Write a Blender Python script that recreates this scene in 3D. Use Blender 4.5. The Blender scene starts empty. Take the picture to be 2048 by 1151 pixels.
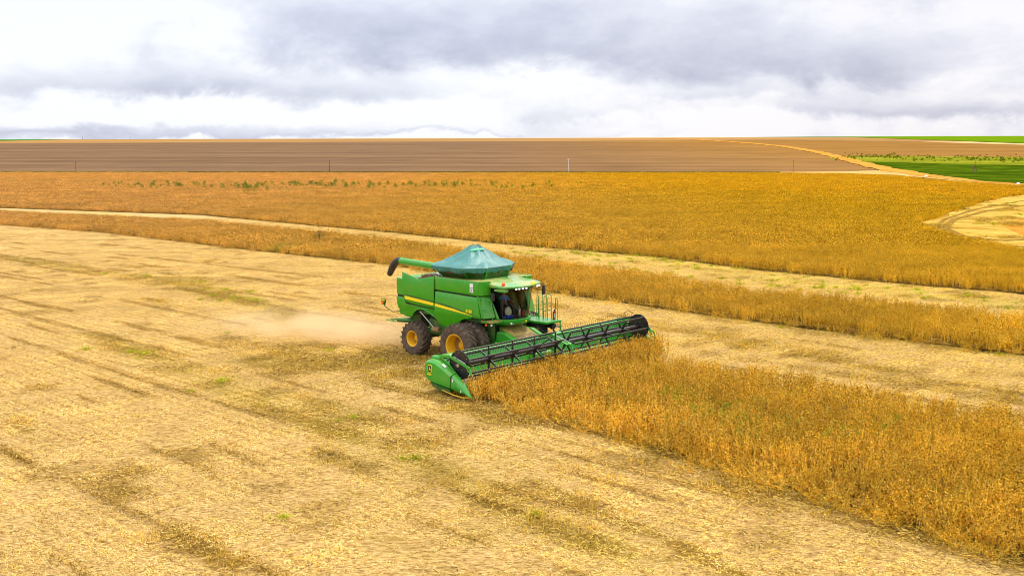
import bpy, bmesh, math, random
import numpy as np
from mathutils import Vector, Matrix
random.seed(7); rng = np.random.default_rng(11)
C = bpy.context.scene.collection
R = math.radians
# ------------------------------------------------------------------ camera
F, H, TH = 2133.0, 9.945, R(8.006)
MX, MY, HD = -0.777, 47.35, R(132.69)
cd = bpy.data.cameras.new('camera'); cam = bpy.data.objects.new('camera', cd); C.objects.link(cam)
cd.sensor_width = 36; cd.lens = 36 * F / 2048; cd.clip_start = 0.5; cd.clip_end = 40000
cam.location = (0, 0, H); cam.rotation_euler = (math.pi / 2 - TH, 0, 0)
bpy.context.scene.camera = cam
# ------------------------------------------------------------------ exposure, world, sun
vs = bpy.context.scene.view_settings
vs.view_transform = 'Standard'; vs.look = 'None'; vs.gamma = 1; vs.exposure = 0.3
bpy.context.scene.cycles.filter_width = 1.0
bpy.context.scene.cycles.max_bounces = 6
bpy.context.scene.cycles.volume_bounces = 3
bpy.context.scene.cycles.transparent_max_bounces = 12
bpy.context.scene.cycles.volume_step_rate = 2.0
SUN_EL, SUN_AZ = R(58), R(35)      # azimuth clockwise from +Y
def build_world():
    w = bpy.data.worlds.new('World'); bpy.context.scene.world = w; w.use_nodes = True
    nt = w.node_tree; nt.nodes.clear(); N = nt.nodes.new; L = nt.links.new
    out = N('ShaderNodeOutputWorld'); bg = N('ShaderNodeBackground'); L(bg.outputs[0], out.inputs[0])
    bg.inputs[1].default_value = 0.12
    sky = N('ShaderNodeTexSky'); sky.sky_type = 'NISHITA'; sky.sun_disc = False
    sky.sun_elevation = SUN_EL; sky.sun_rotation = SUN_AZ
    tc = N('ShaderNodeTexCoord'); sep = N('ShaderNodeSeparateXYZ'); L(tc.outputs['Generated'], sep.inputs[0])
    def mth(op, a, b=None, c=None):
        n = N('ShaderNodeMath'); n.operation = op
        for i, v in enumerate((a, b, c)):
            if v is None: continue
            if isinstance(v, (int, float)): n.inputs[i].default_value = v
            else: L(v, n.inputs[i])
        return n.outputs[0]
    def noise(vec, scale, detail, rough=0.55, dist=0.0):
        n = N('ShaderNodeTexNoise'); n.inputs['Scale'].default_value = scale; n.inputs['Detail'].default_value = detail
        n.inputs['Roughness'].default_value = rough; n.inputs['Distortion'].default_value = dist; L(vec, n.inputs['Vector']); return n
    X, Y, Z = sep.outputs
    az = mth('ARCTAN2', X, Y)                     # azimuth of the direction
    el = mth('ARCSINE', Z)
    cb = N('ShaderNodeCombineXYZ'); L(mth('MULTIPLY', X, 1.0), cb.inputs[0]); L(Y, cb.inputs[1]); L(mth('MULTIPLY', Z, 1.7), cb.inputs[2])
    n1 = noise(cb.outputs[0], 8.0, 9, 0.60, 0.35)
    cb2 = N('ShaderNodeCombineXYZ'); L(X, cb2.inputs[0]); L(Y, cb2.inputs[1]); L(mth('MULTIPLY', Z, 1.3), cb2.inputs[2])
    n2 = noise(cb2.outputs[0], 13, 6, 0.6, 0.3)
    cb3 = N('ShaderNodeCombineXYZ'); L(X, cb3.inputs[0]); L(Y, cb3.inputs[1]); L(mth('MULTIPLY', Z, 2.6), cb3.inputs[2])
    n3 = noise(cb3.outputs[0], 24, 6, 0.6, 0.2)
    # warp of the cloud outlines
    wx = mth('MULTIPLY', mth('SUBTRACT', n2.outputs[0], 0.5), 0.11)
    wz = mth('MULTIPLY', mth('SUBTRACT', n1.outputs[0], 0.5), 0.055)
    wz = mth('ADD', wz, mth('MULTIPLY', mth('SUBTRACT', n2.outputs[0], 0.5), 0.022))
    ax = mth('ADD', az, wx); ez = mth('ADD', el, wz)
    def blob(px, py, sx, up, dn, amp):            # a cloud bank: azimuth / elevation centre, soft top, firmer flat base
        a0 = math.atan((px - 1024) / F); e0 = (275 - py) / F
        u = mth('DIVIDE', mth('SUBTRACT', ax, a0), sx / F)
        v = mth('SUBTRACT', ez, e0)
        vu = mth('DIVIDE', mth('MAXIMUM', v, 0.0), up / F); vd = mth('DIVIDE', mth('MINIMUM', v, 0.0), dn / F)
        q = mth('ADD', mth('ADD', mth('MULTIPLY', u, u), mth('MULTIPLY', vu, vu)), mth('MULTIPLY', vd, vd))
        return mth('MULTIPLY', mth('EXPONENT', mth('MULTIPLY', q, -1.0)), amp)
    B = [(820, 118, 330, 95, 26, 0.66), (700, 60, 260, 60, 40, 0.3), (1400, 148, 250, 80, 26, 0.62), (1120, 110, 200, 90, 30, 0.38),
         (1690, 165, 150, 45, 20, 0.6), (1850, 130, 260, 60, 40, 0.3), (200, 178, 260, 42, 14, 0.6), (480, 185, 150, 34, 12, 0.45),
         (760, 196, 170, 30, 12, 0.5), (260, 262, 460, 12, 10, 0.55), (700, 270, 500, 5, 4, 0.45), (1480, 200, 230, 22, 10, 0.45),
         (1750, 222, 330, 16, 10, 0.45), (1160, 225, 150, 12, 8, 0.25), (1180, 30, 160, 50, 40, 0.25), (1950, 225, 200, 14, 10, 0.35),
         (60, 255, 200, 12, 6, 0.35), (1620, 60, 220, 60, 50, 0.22), (60, 60, 260, 140, 120, -0.5), (450, 228, 520, 22, 20, -0.35), (560, 150, 60, 20, 20, -0.2), (1750, 60, 260, 50, 40, -0.2), (1050, 165, 60, 15, 20, -0.3)]
    s = None
    for b in B:
        t = blob(*b); s = t if s is None else mth('ADD', s, t)
    tex = mth('MULTIPLY', mth('SUBTRACT', n1.outputs[0], 0.46), 1.0)
    tex = mth('ADD', tex, mth('MULTIPLY', mth('SUBTRACT', n3.outputs[0], 0.5), 0.45))
    tex = mth('ADD', tex, mth('MULTIPLY', mth('SUBTRACT', n2.outputs[0], 0.5), 0.5))
    dark = mth('ADD', mth('MULTIPLY', s, 0.74), tex)
    cr = N('ShaderNodeValToRGB'); L(dark, cr.inputs[0]); e = cr.color_ramp; e.interpolation = 'B_SPLINE'
    e.elements[0].position = 0.0; e.elements[0].color = (0.84, 0.85, 0.88, 1)
    e.elements[1].position = 1.0; e.elements[1].color = (0.34, 0.36, 0.49, 1)
    k = e.elements.new(0.22); k.color = (0.70, 0.73, 0.82, 1)
    k = e.elements.new(0.6); k.color = (0.49, 0.52, 0.64, 1)
    # warmer, greyer clouds toward the right
    mixw = N('ShaderNodeMix'); mixw.data_type = 'RGBA'; mixw.blend_type = 'MULTIPLY'
    L(mth('MULTIPLY', mth('ADD', az, 0.1), 2.2), mixw.inputs[0]); mixw.clamp_factor = True
    L(cr.outputs[0], mixw.inputs[6]); mixw.inputs[7].default_value = (0.98, 0.94, 0.93, 1)
    # overcast: brighter toward the zenith; scaled so that strength 0.12 gives display values
    gain = mth('MULTIPLY', mth('ADD', 1.0, mth('MULTIPLY', mth('POWER', mth('MAXIMUM', mth('SUBTRACT', Z, 0.12), 0.0), 0.8), 1.25)), 1 / 0.12)
    vm = N('ShaderNodeVectorMath'); vm.operation = 'SCALE'; L(mixw.outputs[2], vm.inputs[0]); L(gain, vm.inputs['Scale'])
    mx = N('ShaderNodeMix'); mx.data_type = 'RGBA'; mx.inputs[0].default_value = 0.93
    L(sky.outputs[0], mx.inputs[6]); L(vm.outputs[0], mx.inputs[7]); L(mx.outputs[2], bg.inputs[0])
    w.cycles.sampling_method = 'MANUAL'; w.cycles.sample_map_resolution = 512
build_world()
sd = bpy.data.lights.new('sun', 'SUN'); sd.energy = 2.4; sd.angle = R(10); sd.color = (1.0, 0.95, 0.86)
so = bpy.data.objects.new('sun', sd); C.objects.link(so)
dv = Vector((math.sin(SUN_AZ) * math.cos(SUN_EL), math.cos(SUN_AZ) * math.cos(SUN_EL), math.sin(SUN_EL)))
so.rotation_euler = dv.to_track_quat('Z', 'Y').to_euler(); so.location = (0, 0, 60)

# ------------------------------------------------------------------ helpers
def tag(o, label=None, cat=None, group=None, kind=None):
    if label: o['label'] = label
    if cat: o['category'] = cat
    if group: o['group'] = group
    if kind: o['kind'] = kind
    return o
def empty(name, loc, rz=0):
    o = bpy.data.objects.new(name, None); C.objects.link(o); o.location = loc; o.rotation_euler = (0, 0, rz); return o
def smooth(me, angle=40):
    me.polygons.foreach_set('use_smooth', [True] * len(me.polygons))
    bm = bmesh.new(); bm.from_mesh(me)
    for e in bm.edges:
        if len(e.link_faces) == 2 and e.calc_face_angle(0) > R(angle): e.smooth = False
    bm.to_mesh(me); bm.free()
def nodes_of(m):
    m.use_nodes = True; nt = m.node_tree; return nt, nt.nodes.new, nt.links.new, nt.nodes['Principled BSDF']
def mat(name, col, rough=0.5, metal=0.0, dirt=None, dirt_amt=0.0, var=0.12, scale=3.0, bump=0.0, spec=0.5, coat=0.0, up=0.0):
    m = bpy.data.materials.new(name); nt, N, L, P = nodes_of(m)
    P.inputs['Roughness'].default_value = rough; P.inputs['Metallic'].default_value = metal
    P.inputs['Specular IOR Level'].default_value = spec; P.inputs['Coat Weight'].default_value = coat
    tc = N('ShaderNodeTexCoord'); nz = N('ShaderNodeTexNoise'); nz.inputs['Scale'].default_value = scale; nz.inputs['Detail'].default_value = 6
    L(tc.outputs['Object'], nz.inputs['Vector'])
    a = N('ShaderNodeMix'); a.data_type = 'RGBA'; L(nz.outputs[0], a.inputs[0])
    a.inputs[6].default_value = tuple(c * (1 - var) for c in col) + (1,); a.inputs[7].default_value = tuple(min(1, c * (1 + var)) for c in col) + (1,)
    last = a.outputs[2]
    if dirt:
        n2 = N('ShaderNodeTexNoise'); n2.inputs['Scale'].default_value = scale * 0.9; n2.inputs['Detail'].default_value = 9; n2.inputs['Roughness'].default_value = 0.65
        L(tc.outputs['Object'], n2.inputs['Vector'])
        mr = N('ShaderNodeMapRange'); L(n2.outputs[0], mr.inputs[0]); mr.inputs[1].default_value = 0.42; mr.inputs[2].default_value = 0.72
        mr.inputs[3].default_value = 0; mr.inputs[4].default_value = dirt_amt
        fac = mr.outputs[0]
        if up:
            g = N('ShaderNodeNewGeometry'); sp = N('ShaderNodeSeparateXYZ'); L(g.outputs['Normal'], sp.inputs[0])
            mu = N('ShaderNodeMath'); mu.operation = 'MULTIPLY_ADD'; mu.use_clamp = True; L(sp.outputs[2], mu.inputs[0]); mu.inputs[1].default_value = up; L(fac, mu.inputs[2])
            m3 = N('ShaderNodeMath'); m3.operation = 'MULTIPLY'; L(mu.outputs[0], m3.inputs[0]); 
            m4 = N('ShaderNodeMath'); m4.operation = 'ADD'; L(n2.outputs[0], m4.inputs[0]); m4.inputs[1].default_value = 0.35; L(m4.outputs[0], m3.inputs[1]); fac = m3.outputs[0]
        b = N('ShaderNodeMix'); b.data_type = 'RGBA'; L(fac, b.inputs[0]); L(last, b.inputs[6]); b.inputs[7].default_value = tuple(dirt) + (1,); last = b.outputs[2]
        rr = N('ShaderNodeMapRange'); L(fac, rr.inputs[0]); rr.inputs[3].default_value = rough; rr.inputs[4].default_value = 0.85; L(rr.outputs[0], P.inputs['Roughness'])
    L(last, P.inputs['Base Color'])
    if bump:
        bp = N('ShaderNodeBump'); bp.inputs['Strength'].default_value = bump; bp.inputs['Distance'].default_value = 0.03; L(nz.outputs[0], bp.inputs['Height']); L(bp.outputs[0], P.inputs['Normal'])
    return m
DUST = (0.50, 0.33, 0.11)
M = dict(
    green=mat('green_paint', (0.012, 0.31, 0.003), 0.32, dirt=(0.40, 0.27, 0.07), dirt_amt=0.16, up=0.20, scale=2.2, coat=0.3),
    green2=mat('header_green_paint', (0.015, 0.32, 0.018), 0.33, dirt=DUST, dirt_amt=0.10, up=0.10, scale=2.4, coat=0.3),
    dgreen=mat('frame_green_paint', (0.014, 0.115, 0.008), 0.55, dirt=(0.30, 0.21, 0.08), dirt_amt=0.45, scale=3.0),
    roof=mat('roof_green_paint', (0.02, 0.30, 0.035), 0.25, dirt=(0.50, 0.36, 0.08), dirt_amt=0.7, up=0.18, scale=1.6, coat=0.5),
    dusty=mat('dusty_green_metal', (0.07, 0.20, 0.015), 0.7, dirt=(0.42, 0.28, 0.07), dirt_amt=0.95, up=0.45, scale=2.5),
    grey=mat('pale_deck_metal', (0.30, 0.34, 0.30), 0.35, dirt=DUST, dirt_amt=0.4, scale=2),
    black=mat('black_reel_paint', (0.012, 0.010, 0.014), 0.38, dirt=(0.22, 0.15, 0.07), dirt_amt=0.20, up=0.05, scale=5),
    rubber=mat('dusty_tyre_rubber', (0.070, 0.050, 0.036), 0.85, dirt=(0.20, 0.135, 0.075), dirt_amt=0.7, scale=6, bump=0.3),
    boot=mat('black_rubber', (0.018, 0.014, 0.018), 0.5, dirt=(0.12, 0.09, 0.06), dirt_amt=0.3, scale=4),
    yellow=mat('yellow_rim_paint', (0.78, 0.44, 0.004), 0.4, dirt=(0.45, 0.27, 0.07), dirt_amt=0.45, scale=4),
    rim_dust_shade=mat('dusty_shaded_rim', (0.30, 0.17, 0.03), 0.8, dirt=(0.20, 0.12, 0.05), dirt_amt=0.9, scale=5),  # dusty brown, darkened to paint the shade deep inside the rim
    stripe=mat('yellow_stripe_vinyl', (0.90, 0.70, 0.004), 0.4, var=0.04),
    dkline=mat('dark_seam', (0.008, 0.016, 0.006), 0.7),
    white=mat('white_vinyl', (0.80, 0.80, 0.82), 0.5, var=0.05),
    red=mat('red_paint', (0.60, 0.010, 0.008), 0.35, var=0.1),
    orange=mat('orange_lens', (0.90, 0.13, 0.008), 0.25, var=0.1),
    steel=mat('bare_steel', (0.45, 0.44, 0.42), 0.3, metal=0.8),
    drum=mat('rust_brown_screen', (0.16, 0.07, 0.035), 0.6, scale=8, var=0.4),
    interior=mat('dark_cab_trim', (0.018, 0.017, 0.016), 0.7),
    slat=mat('brown_rubber_belt', (0.20, 0.12, 0.05), 0.8, dirt=DUST, dirt_amt=0.7, scale=6),
    blue=mat('blue_plastic', (0.01, 0.05, 0.55), 0.4), redbox=mat('faded_red_plastic', (0.35, 0.03, 0.01), 0.5),
    cloth=mat('off_white_cloth', (0.62, 0.62, 0.50), 0.9, scale=14, var=0.25),
    skin=mat('skin', (0.32, 0.16, 0.09), 0.6), shirt=mat('blue_shirt_cloth', (0.06, 0.22, 0.62), 0.9), jean=mat('dark_trousers', (0.02, 0.03, 0.07), 0.9),
    hair=mat('dark_hair', (0.01, 0.008, 0.006), 0.7), eye=mat('eye_dark', (0.01, 0.01, 0.01), 0.3),
)
def tarp_mat():
    m = bpy.data.materials.new('teal_tarpaulin'); nt, N, L, P = nodes_of(m)
    tc = N('ShaderNodeTexCoord'); n = N('ShaderNodeTexNoise'); n.inputs['Scale'].default_value = 1.6; n.inputs['Detail'].default_value = 4; n.inputs['Distortion'].default_value = 1.2
    L(tc.outputs['Object'], n.inputs['Vector'])
    r = N('ShaderNodeValToRGB'); L(n.outputs[0], r.inputs[0]); r.color_ramp.elements[0].color = (0.018, 0.145, 0.125, 1); r.color_ramp.elements[0].position = 0.3
    r.color_ramp.elements[1].color = (0.055, 0.245, 0.225, 1); r.color_ramp.elements[1].position = 0.75
    L(r.outputs[0], P.inputs['Base Color']); P.inputs['Roughness'].default_value = 0.5; P.inputs['Specular IOR Level'].default_value = 0.45
    P.inputs['Coat Weight'].default_value = 0.1; P.inputs['Coat Roughness'].default_value = 0.4
    mp = N('ShaderNodeMapping'); L(tc.outputs['Object'], mp.inputs[0]); mp.inputs['Scale'].default_value = (1, 1, 0.4)
    w = N('ShaderNodeTexNoise'); w.inputs['Scale'].default_value = 3.0; w.inputs['Detail'].default_value = 3; w.inputs['Distortion'].default_value = 2.0; L(mp.outputs[0], w.inputs['Vector'])
    b = N('ShaderNodeBump'); b.inputs['Strength'].default_value = 0.4; b.inputs['Distance'].default_value = 0.08; L(w.outputs[0], b.inputs['Height']); L(b.outputs[0], P.inputs['Normal'])
    return m
M['tarp'] = tarp_mat()
def glass_mat():
    m = bpy.data.materials.new('tinted_cab_glass'); m.use_nodes = True; nt = m.node_tree; nt.nodes.clear(); N = nt.nodes.new; L = nt.links.new
    o = N('ShaderNodeOutputMaterial'); t = N('ShaderNodeBsdfTransparent'); t.inputs[0].default_value = (0.80, 0.84, 0.78, 1)
    g = N('ShaderNodeBsdfGlossy'); g.inputs['Roughness'].default_value = 0.03; g.inputs[0].default_value = (0.9, 0.9, 0.9, 1)
    fr = N('ShaderNodeFresnel'); fr.inputs[0].default_value = 1.45; mx = N('ShaderNodeMixShader')
    L(fr.outputs[0], mx.inputs[0]); L(t.outputs[0], mx.inputs[1]); L(g.outputs[0], mx.inputs[2]); L(mx.outputs[0], o.inputs[0]); return m
M['glass'] = glass_mat()
def lamp_mat():
    m = bpy.data.materials.new('lit_work_lamp'); nt, N, L, P = nodes_of(m)
    P.inputs['Base Color'].default_value = (0.9, 0.9, 0.9, 1); P.inputs['Emission Color'].default_value = (1, 0.98, 0.95, 1); P.inputs['Emission Strength'].default_value = 1.1; return m
M['lamp'] = lamp_mat()

class MB:
    def __init__(s): s.v = []; s.f = []
    def add(s, vs, fs):
        o = len(s.v); s.v += [tuple(v) for v in vs]; s.f += [tuple(i + o for i in f) for f in fs]; return s
    def hull8(s, p):   # 8 points: bottom 4 ccw, top 4 ccw
        return s.add(p, [(0, 3, 2, 1), (4, 5, 6, 7), (0, 1, 5, 4), (1, 2, 6, 5), (2, 3, 7, 6), (3, 0, 4, 7)])
    def box(s, x0, x1, y0, y1, z0, z1):
        return s.hull8([(x0, y0, z0), (x1, y0, z0), (x1, y1, z0), (x0, y1, z0), (x0, y0, z1), (x1, y0, z1), (x1, y1, z1), (x0, y1, z1)])
    def beam(s, a, b, w, h=None, up=(0, 0, 1)):
        h = h or w; a = Vector(a); b = Vector(b); d = (b - a).normalized(); u = Vector(up)
        if abs(d.dot(u)) > 0.98: u = Vector((1, 0, 0))
        sx = d.cross(u).normalized() * w / 2; sz = sx.cross(d).normalized() * h / 2
        return s.hull8([a - sx - sz, b - sx - sz, b + sx - sz, a + sx - sz, a - sx + sz, b - sx + sz, b + sx + sz, a + sx + sz])
    def prism(s, poly, y0, y1, plane='xz'):
        n = len(poly)
        if plane == 'xz': P = [(x, y0, z) for x, z in poly] + [(x, y1, z) for x, z in poly]
        elif plane == 'xy': P = [(x, y, y0) for x, y in poly] + [(x, y, y1) for x, y in poly]
        else: P = [(y0, a, b) for a, b in poly] + [(y1, a, b) for a, b in poly]
        return s.add(P, [tuple(range(n)), tuple(range(2 * n - 1, n - 1, -1))] + [(i, n + i, n + (i + 1) % n, (i + 1) % n) for i in range(n)])
    def loft(s, A, Bq, cap=True):
        n = len(A); s.add(list(A) + list(Bq), ([tuple(range(n - 1, -1, -1)), tuple(range(n, 2 * n))] if cap else []) + [(i, (i + 1) % n, n + (i + 1) % n, n + i) for i in range(n)]); return s
    def tube(s, path, r, n=8, caps=True):
        P = [Vector(p) for p in path]; rs = r if isinstance(r, (list, tuple)) else [r] * len(P); o = len(s.v); up = Vector((0, 0, 1)); prev = None
        for i, p in enumerate(P):
            d = (P[min(i + 1, len(P) - 1)] - P[max(i - 1, 0)]).normalized()
            if prev is None:
                u = up if abs(d.z) < 0.95 else Vector((1, 0, 0)); a = d.cross(u).normalized()
            else: a = (prev - d * prev.dot(d)).normalized()
            prev = a; b = d.cross(a)
            for k in range(n):
                t = 2 * math.pi * k / n; s.v.append(tuple(p + (a * math.cos(t) + b * math.sin(t)) * rs[i]))
        for i in range(len(P) - 1):
            for k in range(n): s.f.append((o + i * n + k, o + i * n + (k + 1) % n, o + (i + 1) * n + (k + 1) % n, o + (i + 1) * n + k))
        if caps: s.f.append(tuple(o + k for k in range(n - 1, -1, -1))); s.f.append(tuple(o + (len(P) - 1) * n + k for k in range(n)))
        return s
    def lathe(s, prof, n=48, c=(0, 0, 0), closed=False):   # profile of (radius, y), axis = y
        o = len(s.v); m = len(prof)
        for k in range(n):
            t = 2 * math.pi * k / n
            for r, y in prof: s.v.append((c[0] + r * math.cos(t), c[1] + y, c[2] + r * math.sin(t)))
        for k in range(n):
            for j in range(m if closed else m - 1):
                a = o + k * m + j; b = o + k * m + (j + 1) % m; c2 = o + ((k + 1) % n) * m + (j + 1) % m; d = o + ((k + 1) % n) * m + j
                s.f.append((a, d, c2, b))
        return s
    def build(s, name, m, parent=None, bevel=0, sm=None, loc=None, seg=2):
        me = bpy.data.meshes.new(name); me.from_pydata(s.v, [], s.f); me.materials.append(m)
        bm = bmesh.new(); bm.from_mesh(me); bmesh.ops.remove_doubles(bm, verts=bm.verts, dist=1e-5); bmesh.ops.recalc_face_normals(bm, faces=bm.faces); bm.to_mesh(me); bm.free()
        if sm: smooth(me, sm)
        o = bpy.data.objects.new(name, me); C.objects.link(o)
        if parent: o.parent = parent
        if loc: o.location = loc
        if bevel:
            b = o.modifiers.new('bevel', 'BEVEL'); b.width = bevel; b.segments = seg; b.limit_method = 'ANGLE'; b.angle_limit = R(35)
            me.polygons.foreach_set('use_smooth', [True] * len(me.polygons)) if False else None
        return o
def arc(cx, cz, r, a0, a1, n):
    return [(cx + r * math.cos(R(a0 + (a1 - a0) * i / (n - 1))), cz + r * math.sin(R(a0 + (a1 - a0) * i / (n - 1)))) for i in range(n)]

# ------------------------------------------------------------------ terrain
_ty = [-200, 0, 62, 100, 150, 300, 450, 610, 800, 1200, 2000, 2800, 3500, 4200, 6000, 12000, 30000]
_tz = [0, 0, 0, -0.75, -2.1, -5.2, -8.0, -10.4, -9.9, -7.1, -0.2, 5.8, 9.4, 9.0, -20, -120, -400]
_ty = np.array(_ty, float); _tz = np.array(_tz, float)
_h = np.diff(_ty); _d = np.diff(_tz) / _h; _m = np.zeros(len(_ty)); _m[1:-1] = [(2 * _d[i] * _d[i + 1] / (_d[i] + _d[i + 1])) if _d[i] * _d[i + 1] > 0 else 0 for i in range(len(_d) - 1)]; _m[-1] = _d[-1]
def zf(y, x=0):
    y = np.clip(np.asarray(y, float), -200, 30000); i = np.clip(np.searchsorted(_ty, y, side='right') - 1, 0, len(_h) - 1)
    t = (y - _ty[i]) / _h[i]; h = _h[i]
    z = (2 * t**3 - 3 * t**2 + 1) * _tz[i] + (t**3 - 2 * t**2 + t) * h * _m[i] + (-2 * t**3 + 3 * t**2) * _tz[i + 1] + (t**3 - t**2) * h * _m[i + 1]
    k = np.clip((y - 900) / 2600, 0, 1)
    return z + k * k * (3 - 2 * k) * 0.0034 * np.clip(x, -4000, 4000)
def unproj(px, py, dz=0.0):
    u = (px - 1024) / F; v = -(py - 575.5) / F
    r = (u, math.cos(TH) + v * math.sin(TH), -math.sin(TH) + v * math.cos(TH)); t = 15.0
    tm = 3470 / r[1]
    while True:
        if t > tm: return r[0] * tm, r[1] * tm
        if H + r[2] * t < float(zf(r[1] * t, r[0] * t)) + dz: break
        t *= 1.02
    lo, hi = t / 1.02, t
    for _ in range(24):
        m = (lo + hi) / 2
        if H + r[2] * m < float(zf(r[1] * m, r[0] * m)) + dz: hi = m
        else: lo = m
    return r[0] * hi, r[1] * hi
FW = np.array([math.sin(HD), math.cos(HD)]); LF = np.array([-FW[1], FW[0]])
def mworld(x, y): return MX + x * FW[0] + y * LF[0], MY + x * FW[1] + y * LF[1]
def interp(pts, n):
    P = np.array(pts, float); s = np.r_[0, np.cumsum(np.hypot(*np.diff(P, axis=0).T))]; t = np.linspace(0, s[-1], n)
    return np.c_[np.interp(t, s, P[:, 0]), np.interp(t, s, P[:, 1])]

# soft marks on the cut ground, each with its own place on the field (x, y world polylines)
def wl(L): return [unproj(*p) for p in L]
BANDS = [  # polyline (traced once, then laid on the ground), half width m, darkness, greenness
    (wl([(0, 515), (90, 526), (195, 544), (300, 556)]), 1.3, 0.55, 0.5), (wl([(332, 556), (460, 590), (582, 634)]), 1.5, 0.6, 0.7),
    (wl([(200, 520), (420, 560), (700, 640)]), 0.8, 0.3, 0.1), (wl([(300, 600), (560, 700)]), 0.8, 0.25, 0.1),
    (wl([(190, 670), (270, 700), (383, 747), (520, 800), (720, 880), (900, 950), (1024, 1010), (1250, 1110)]), 1.1, 0.55, 0.3),
    (wl([(420, 760), (600, 800), (800, 870), (960, 930)]), 1.0, 0.5, 0.2), (wl([(441, 677), (508, 689)]), 0.9, 0.6, 0.1),
    (wl([(60, 960), (150, 955), (240, 990)]), 0.6, 0.45, 0.0), (wl([(290, 940), (350, 910), (430, 905)]), 0.9, 0.5, 0.0),
    (wl([(340, 1060), (400, 1090), (460, 1130)]), 0.6, 0.65, 0.0), (wl([(20, 830), (60, 860)]), 0.5, 0.5, 0.1), (wl([(80, 770), (110, 785)]), 0.5, 0.5, 0.0),
    (wl([(560, 718), (640, 722), (760, 728), (850, 745), (930, 800), (1024, 830)]), 2.4, 0.62, 0.1),  # harvester's soft shadow painted in with fresh dark residue, here and next line
    (wl([(600, 700), (700, 705), (800, 712), (880, 720)]), 2.2, 0.6, 0.1),
    (wl([(1054, 960), (1110, 982), (1189, 1020), (1290, 1065), (1374, 1100), (1480, 1150)]), 0.45, 0.75, 0.0),
    (wl([(1054, 905), (1200, 960), (1400, 1040), (1600, 1140)]), 0.5, 0.35, 0.0), (wl([(960, 830), (1200, 900), (1500, 1000), (1800, 1100)]), 0.8, 0.4, 0.0),
    (wl([(960, 800), (1174, 858), (1334, 904), (1474, 950), (1674, 1006), (1824, 1056), (2048, 1122)]), 0.7, 0.7, 0.15),
    (wl([(780, 532), (1095, 586), (1300, 618), (1480, 644), (1700, 672), (2048, 716)]), 0.8, 0.5, 0.2),
    (wl([(1300, 640), (1700, 730), (2048, 800)]), 1.4, 0.42, 0.0), (wl([(1100, 610), (1400, 670), (1800, 760)]), 0.9, 0.35, 0.0),
    (wl([(1450, 690), (1800, 780), (2048, 830)]), 0.8, 0.3, 0.0), (wl([(650, 900), (820, 990), (1000, 1090)]), 0.7, 0.35, 0.1),
    (wl([(0, 1000), (200, 1100)]), 0.6, 0.3, 0.0), (wl([(640, 1040), (760, 1080), (900, 1140)]), 0.6, 0.4, 0.1),
    (wl([(1100, 505), (1300, 520), (1600, 560), (2048, 610)]), 2.2, 0.15, 0.75), (wl([(160, 424), (240, 430)]), 1.5, 0.1, 0.9),
]
def seg_dist(X, Y, pl):
    best = np.full(X.shape, 1e9)
    for (ax, ay), (bx, by) in zip(pl[:-1], pl[1:]):
        dx, dy = bx - ax, by - ay; t = np.clip(((X - ax) * dx + (Y - ay) * dy) / (dx * dx + dy * dy + 1e-9), 0, 1)
        best = np.minimum(best, np.hypot(X - ax - t * dx, Y - ay - t * dy))
    return best
def vnoise(X, Y, s, seed=0):
    r = np.random.default_rng(seed); T = r.random((64, 64)); x = X / s; y = Y / s; i = np.floor(x).astype(int); j = np.floor(y).astype(int); fx = x - i; fy = y - j
    fx = fx * fx * (3 - 2 * fx); fy = fy * fy * (3 - 2 * fy); g = lambda a, b: T[a % 64, b % 64]
    return (g(i, j) * (1 - fx) + g(i + 1, j) * fx) * (1 - fy) + (g(i, j + 1) * (1 - fx) + g(i + 1, j + 1) * fx) * fy
def marks(X, Y):
    d = np.zeros(X.shape); g = np.zeros(X.shape)
    wob = 0.55 + 0.9 * vnoise(X, Y, 1.1, 3) * 1.0
    for pl, w, a, gr in BANDS:
        q = np.exp(-(seg_dist(X, Y, pl) / w)**2) * wob
        d = np.maximum(d, q * a * .92); g = np.maximum(g, q * gr)
    # swaths along the direction of travel
    lat = X * LF[0] + Y * LF[1] + 1.2 * vnoise(X, Y, 14, 5); alo = X * FW[0] + Y * FW[1]
    d = d + 0.55 * np.clip(vnoise(lat, alo * 0.06, 0.8, 8) - 0.42, 0, 1) * (0.35 + vnoise(X, Y, 9, 12)) + 0.34 * np.clip(vnoise(X, Y, 3.2, 9) - 0.60, 0, 1)
    return np.clip(d, 0, 1), np.clip(g, 0, 1)

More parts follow.
